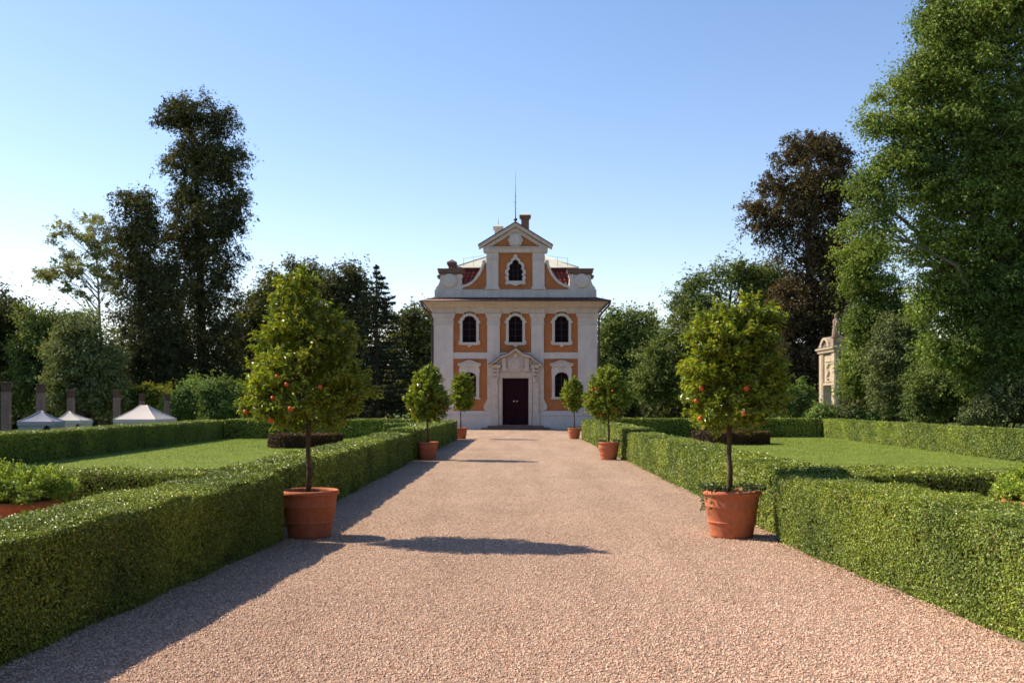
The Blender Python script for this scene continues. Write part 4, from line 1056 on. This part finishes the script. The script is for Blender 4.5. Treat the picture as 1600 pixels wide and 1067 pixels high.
tent('small cream peaked tent just behind the grey one', 86, 127, 656.5, 643.0, 44.5, 1.2, M['canvas'], (97,99), (117,125))
tent('large cream tent with a long ridged roof, rightmost of the three', 177, 244, 655, 633.0, 50, 3.0, M['canvas'], (202,212))

# ------------------------------------------------------------------ stone gate on the right
GT = empty('stone_gate', (20.8, 64.6, 0))
tag(GT, 'tall pale stone garden gate with a statue on top among the trees', 'gate')
# front face looks towards the house axis (-x); it runs away along +y
gl, gt_, hgt = 3.3, .9, 5.0
mb = MB()
mb.box(0,.28,0,.75,0,hgt).box(.28,gt_,0,.75,0,hgt-.002,1).box(0,gt_,gl-.75,gl,0,hgt).box(.10,gt_,.75,gl-.75,2.95,hgt)
mb.box(-.05,0,.05,.62,.0,hgt-.1).box(-.05,0,gl-.62,gl-.05,0,hgt-.1)
bevel(mb.build('wall', [M['gate'], M['brick']], GT), .02)
mb = MB().box(.02,.10,.75,gl-.75,2.84,2.97).box(.04,.1,1.0,gl-1.0,3.05,3.13).box(.04,.1,1.0,gl-1.0,4.4,4.5)
rl = np.random.default_rng(5)
for i in range(9):
    z = 3.25+.12*i; wv = .28*math.sin(i*1.3)*.5
    mb.lathe([(0,-.12),(.14,-.05),(.17,.04),(0,.13)], (.10, gl/2+wv, z), 8)
bevel(mb.build('relief', M['gate'], GT), .02)
mb = MB(); mb.ring(0,gt_,0,gl,[(.0,hgt),(.10,hgt),(.12,hgt+.08),(.16,hgt+.16),(.24,hgt+.22),(.24,hgt+.32),(0,hgt+.38)])
mb.add([(-.05,-.05,hgt+.37),(gt_,-.05,hgt+.37),(gt_,gl,hgt+.37),(-.05,gl,hgt+.37)], [(0,1,2,3)])
mb.build('cornice', M['gate'], GT)
# scrolled roof with a dormer-like gablet
mb = MB()
prof = [(0,hgt+.36),(.05,hgt+.8),(.25,hgt+1.15),(.55,hgt+1.3)]
for (y0_, y1_) in ((.1,gl-.1),):
    V = []; 
    for f, z in ((0,hgt+.37),(.12,hgt+.70),(.30,hgt+1.0),(.42,hgt+1.10)):
        V += [(f*gt_-.15,y0_+f*1.6-.1,z),(gt_-f*gt_+.1,y0_+f*1.6-.1,z),(gt_-f*gt_+.1,y1_-f*1.6+.1,z),(f*gt_-.15,y1_-f*1.6+.1,z)]
    mb.add(V, [(i*4+k,i*4+(k+1)%4,i*4+4+(k+1)%4,i*4+4+k) for i in range(3) for k in range(4)]+[(12,13,14,15)])
bevel(mb.build('roof', M['slate'], GT), .02)
mb = MB()
sc_ = [(.55,hgt+.38),(1.15,hgt+.38),(1.1,hgt+.75),(1.35,hgt+1.0),(1.6,hgt+1.25),(1.95,hgt+1.35),(2.3,hgt+1.25),(2.55,hgt+1.0),(2.8,hgt+.75),(2.75,hgt+.38),(3.35,hgt+.38),(3.1,hgt+.95),(2.8,hgt+1.35),(2.35,hgt+1.6),(1.95,hgt+1.66),(1.55,hgt+1.6),(1.1,hgt+1.35),(.8,hgt+.95)]
sc_ = [((y-1.95)*.72+1.65, hgt+.38+(z-hgt-.38)*.5) for y, z in sc_]
n = len(sc_); V = [(-.22,y,z) for y,z in sc_]+[(.15,y,z) for y,z in sc_]
mb.add(V, [tuple(range(n-1,-1,-1)), tuple(range(n,2*n))]+[(i,(i+1)%n,n+(i+1)%n,n+i) for i in range(n)])
mb.build('gablet', M['gate'], GT)
# draped statue on the near corner
mb = MB(); mb.box(.35,.95,-.1,.5,hgt+.36,hgt+.85)
mb.lathe([(.24,0),(.27,.1),(.25,.35),(.21,.62),(.16,.8),(.20,.98),(.22,1.12),(.17,1.25),(.07,1.31),(.065,1.36),(.10,1.42),(.115,1.5),(.10,1.58),(.05,1.63),(0,1.65)], (.62,.2,hgt+.85), 14, sx=1, sy=.8)
mb.tube([(.62,.0,hgt+1.96),(.50,-.16,hgt+1.76),(.52,-.24,hgt+1.52)], [.08,.065,.045], 8); mb.tube([(.66,.42,hgt+1.96),(.6,.52,hgt+1.74),(.46,.44,hgt+1.6)], [.08,.065,.045], 8)
for i in range(7):
    a = i*.9; mb.tube([(.62+.24*math.cos(a),.2+.2*math.sin(a),hgt+.87),(.62+.20*math.cos(a+.15),.2+.16*math.sin(a+.15),hgt+1.5)], [.04,.02], 5)
st = mb.build('statue', M['gate_weathered'], GT); st.location.x = -.50
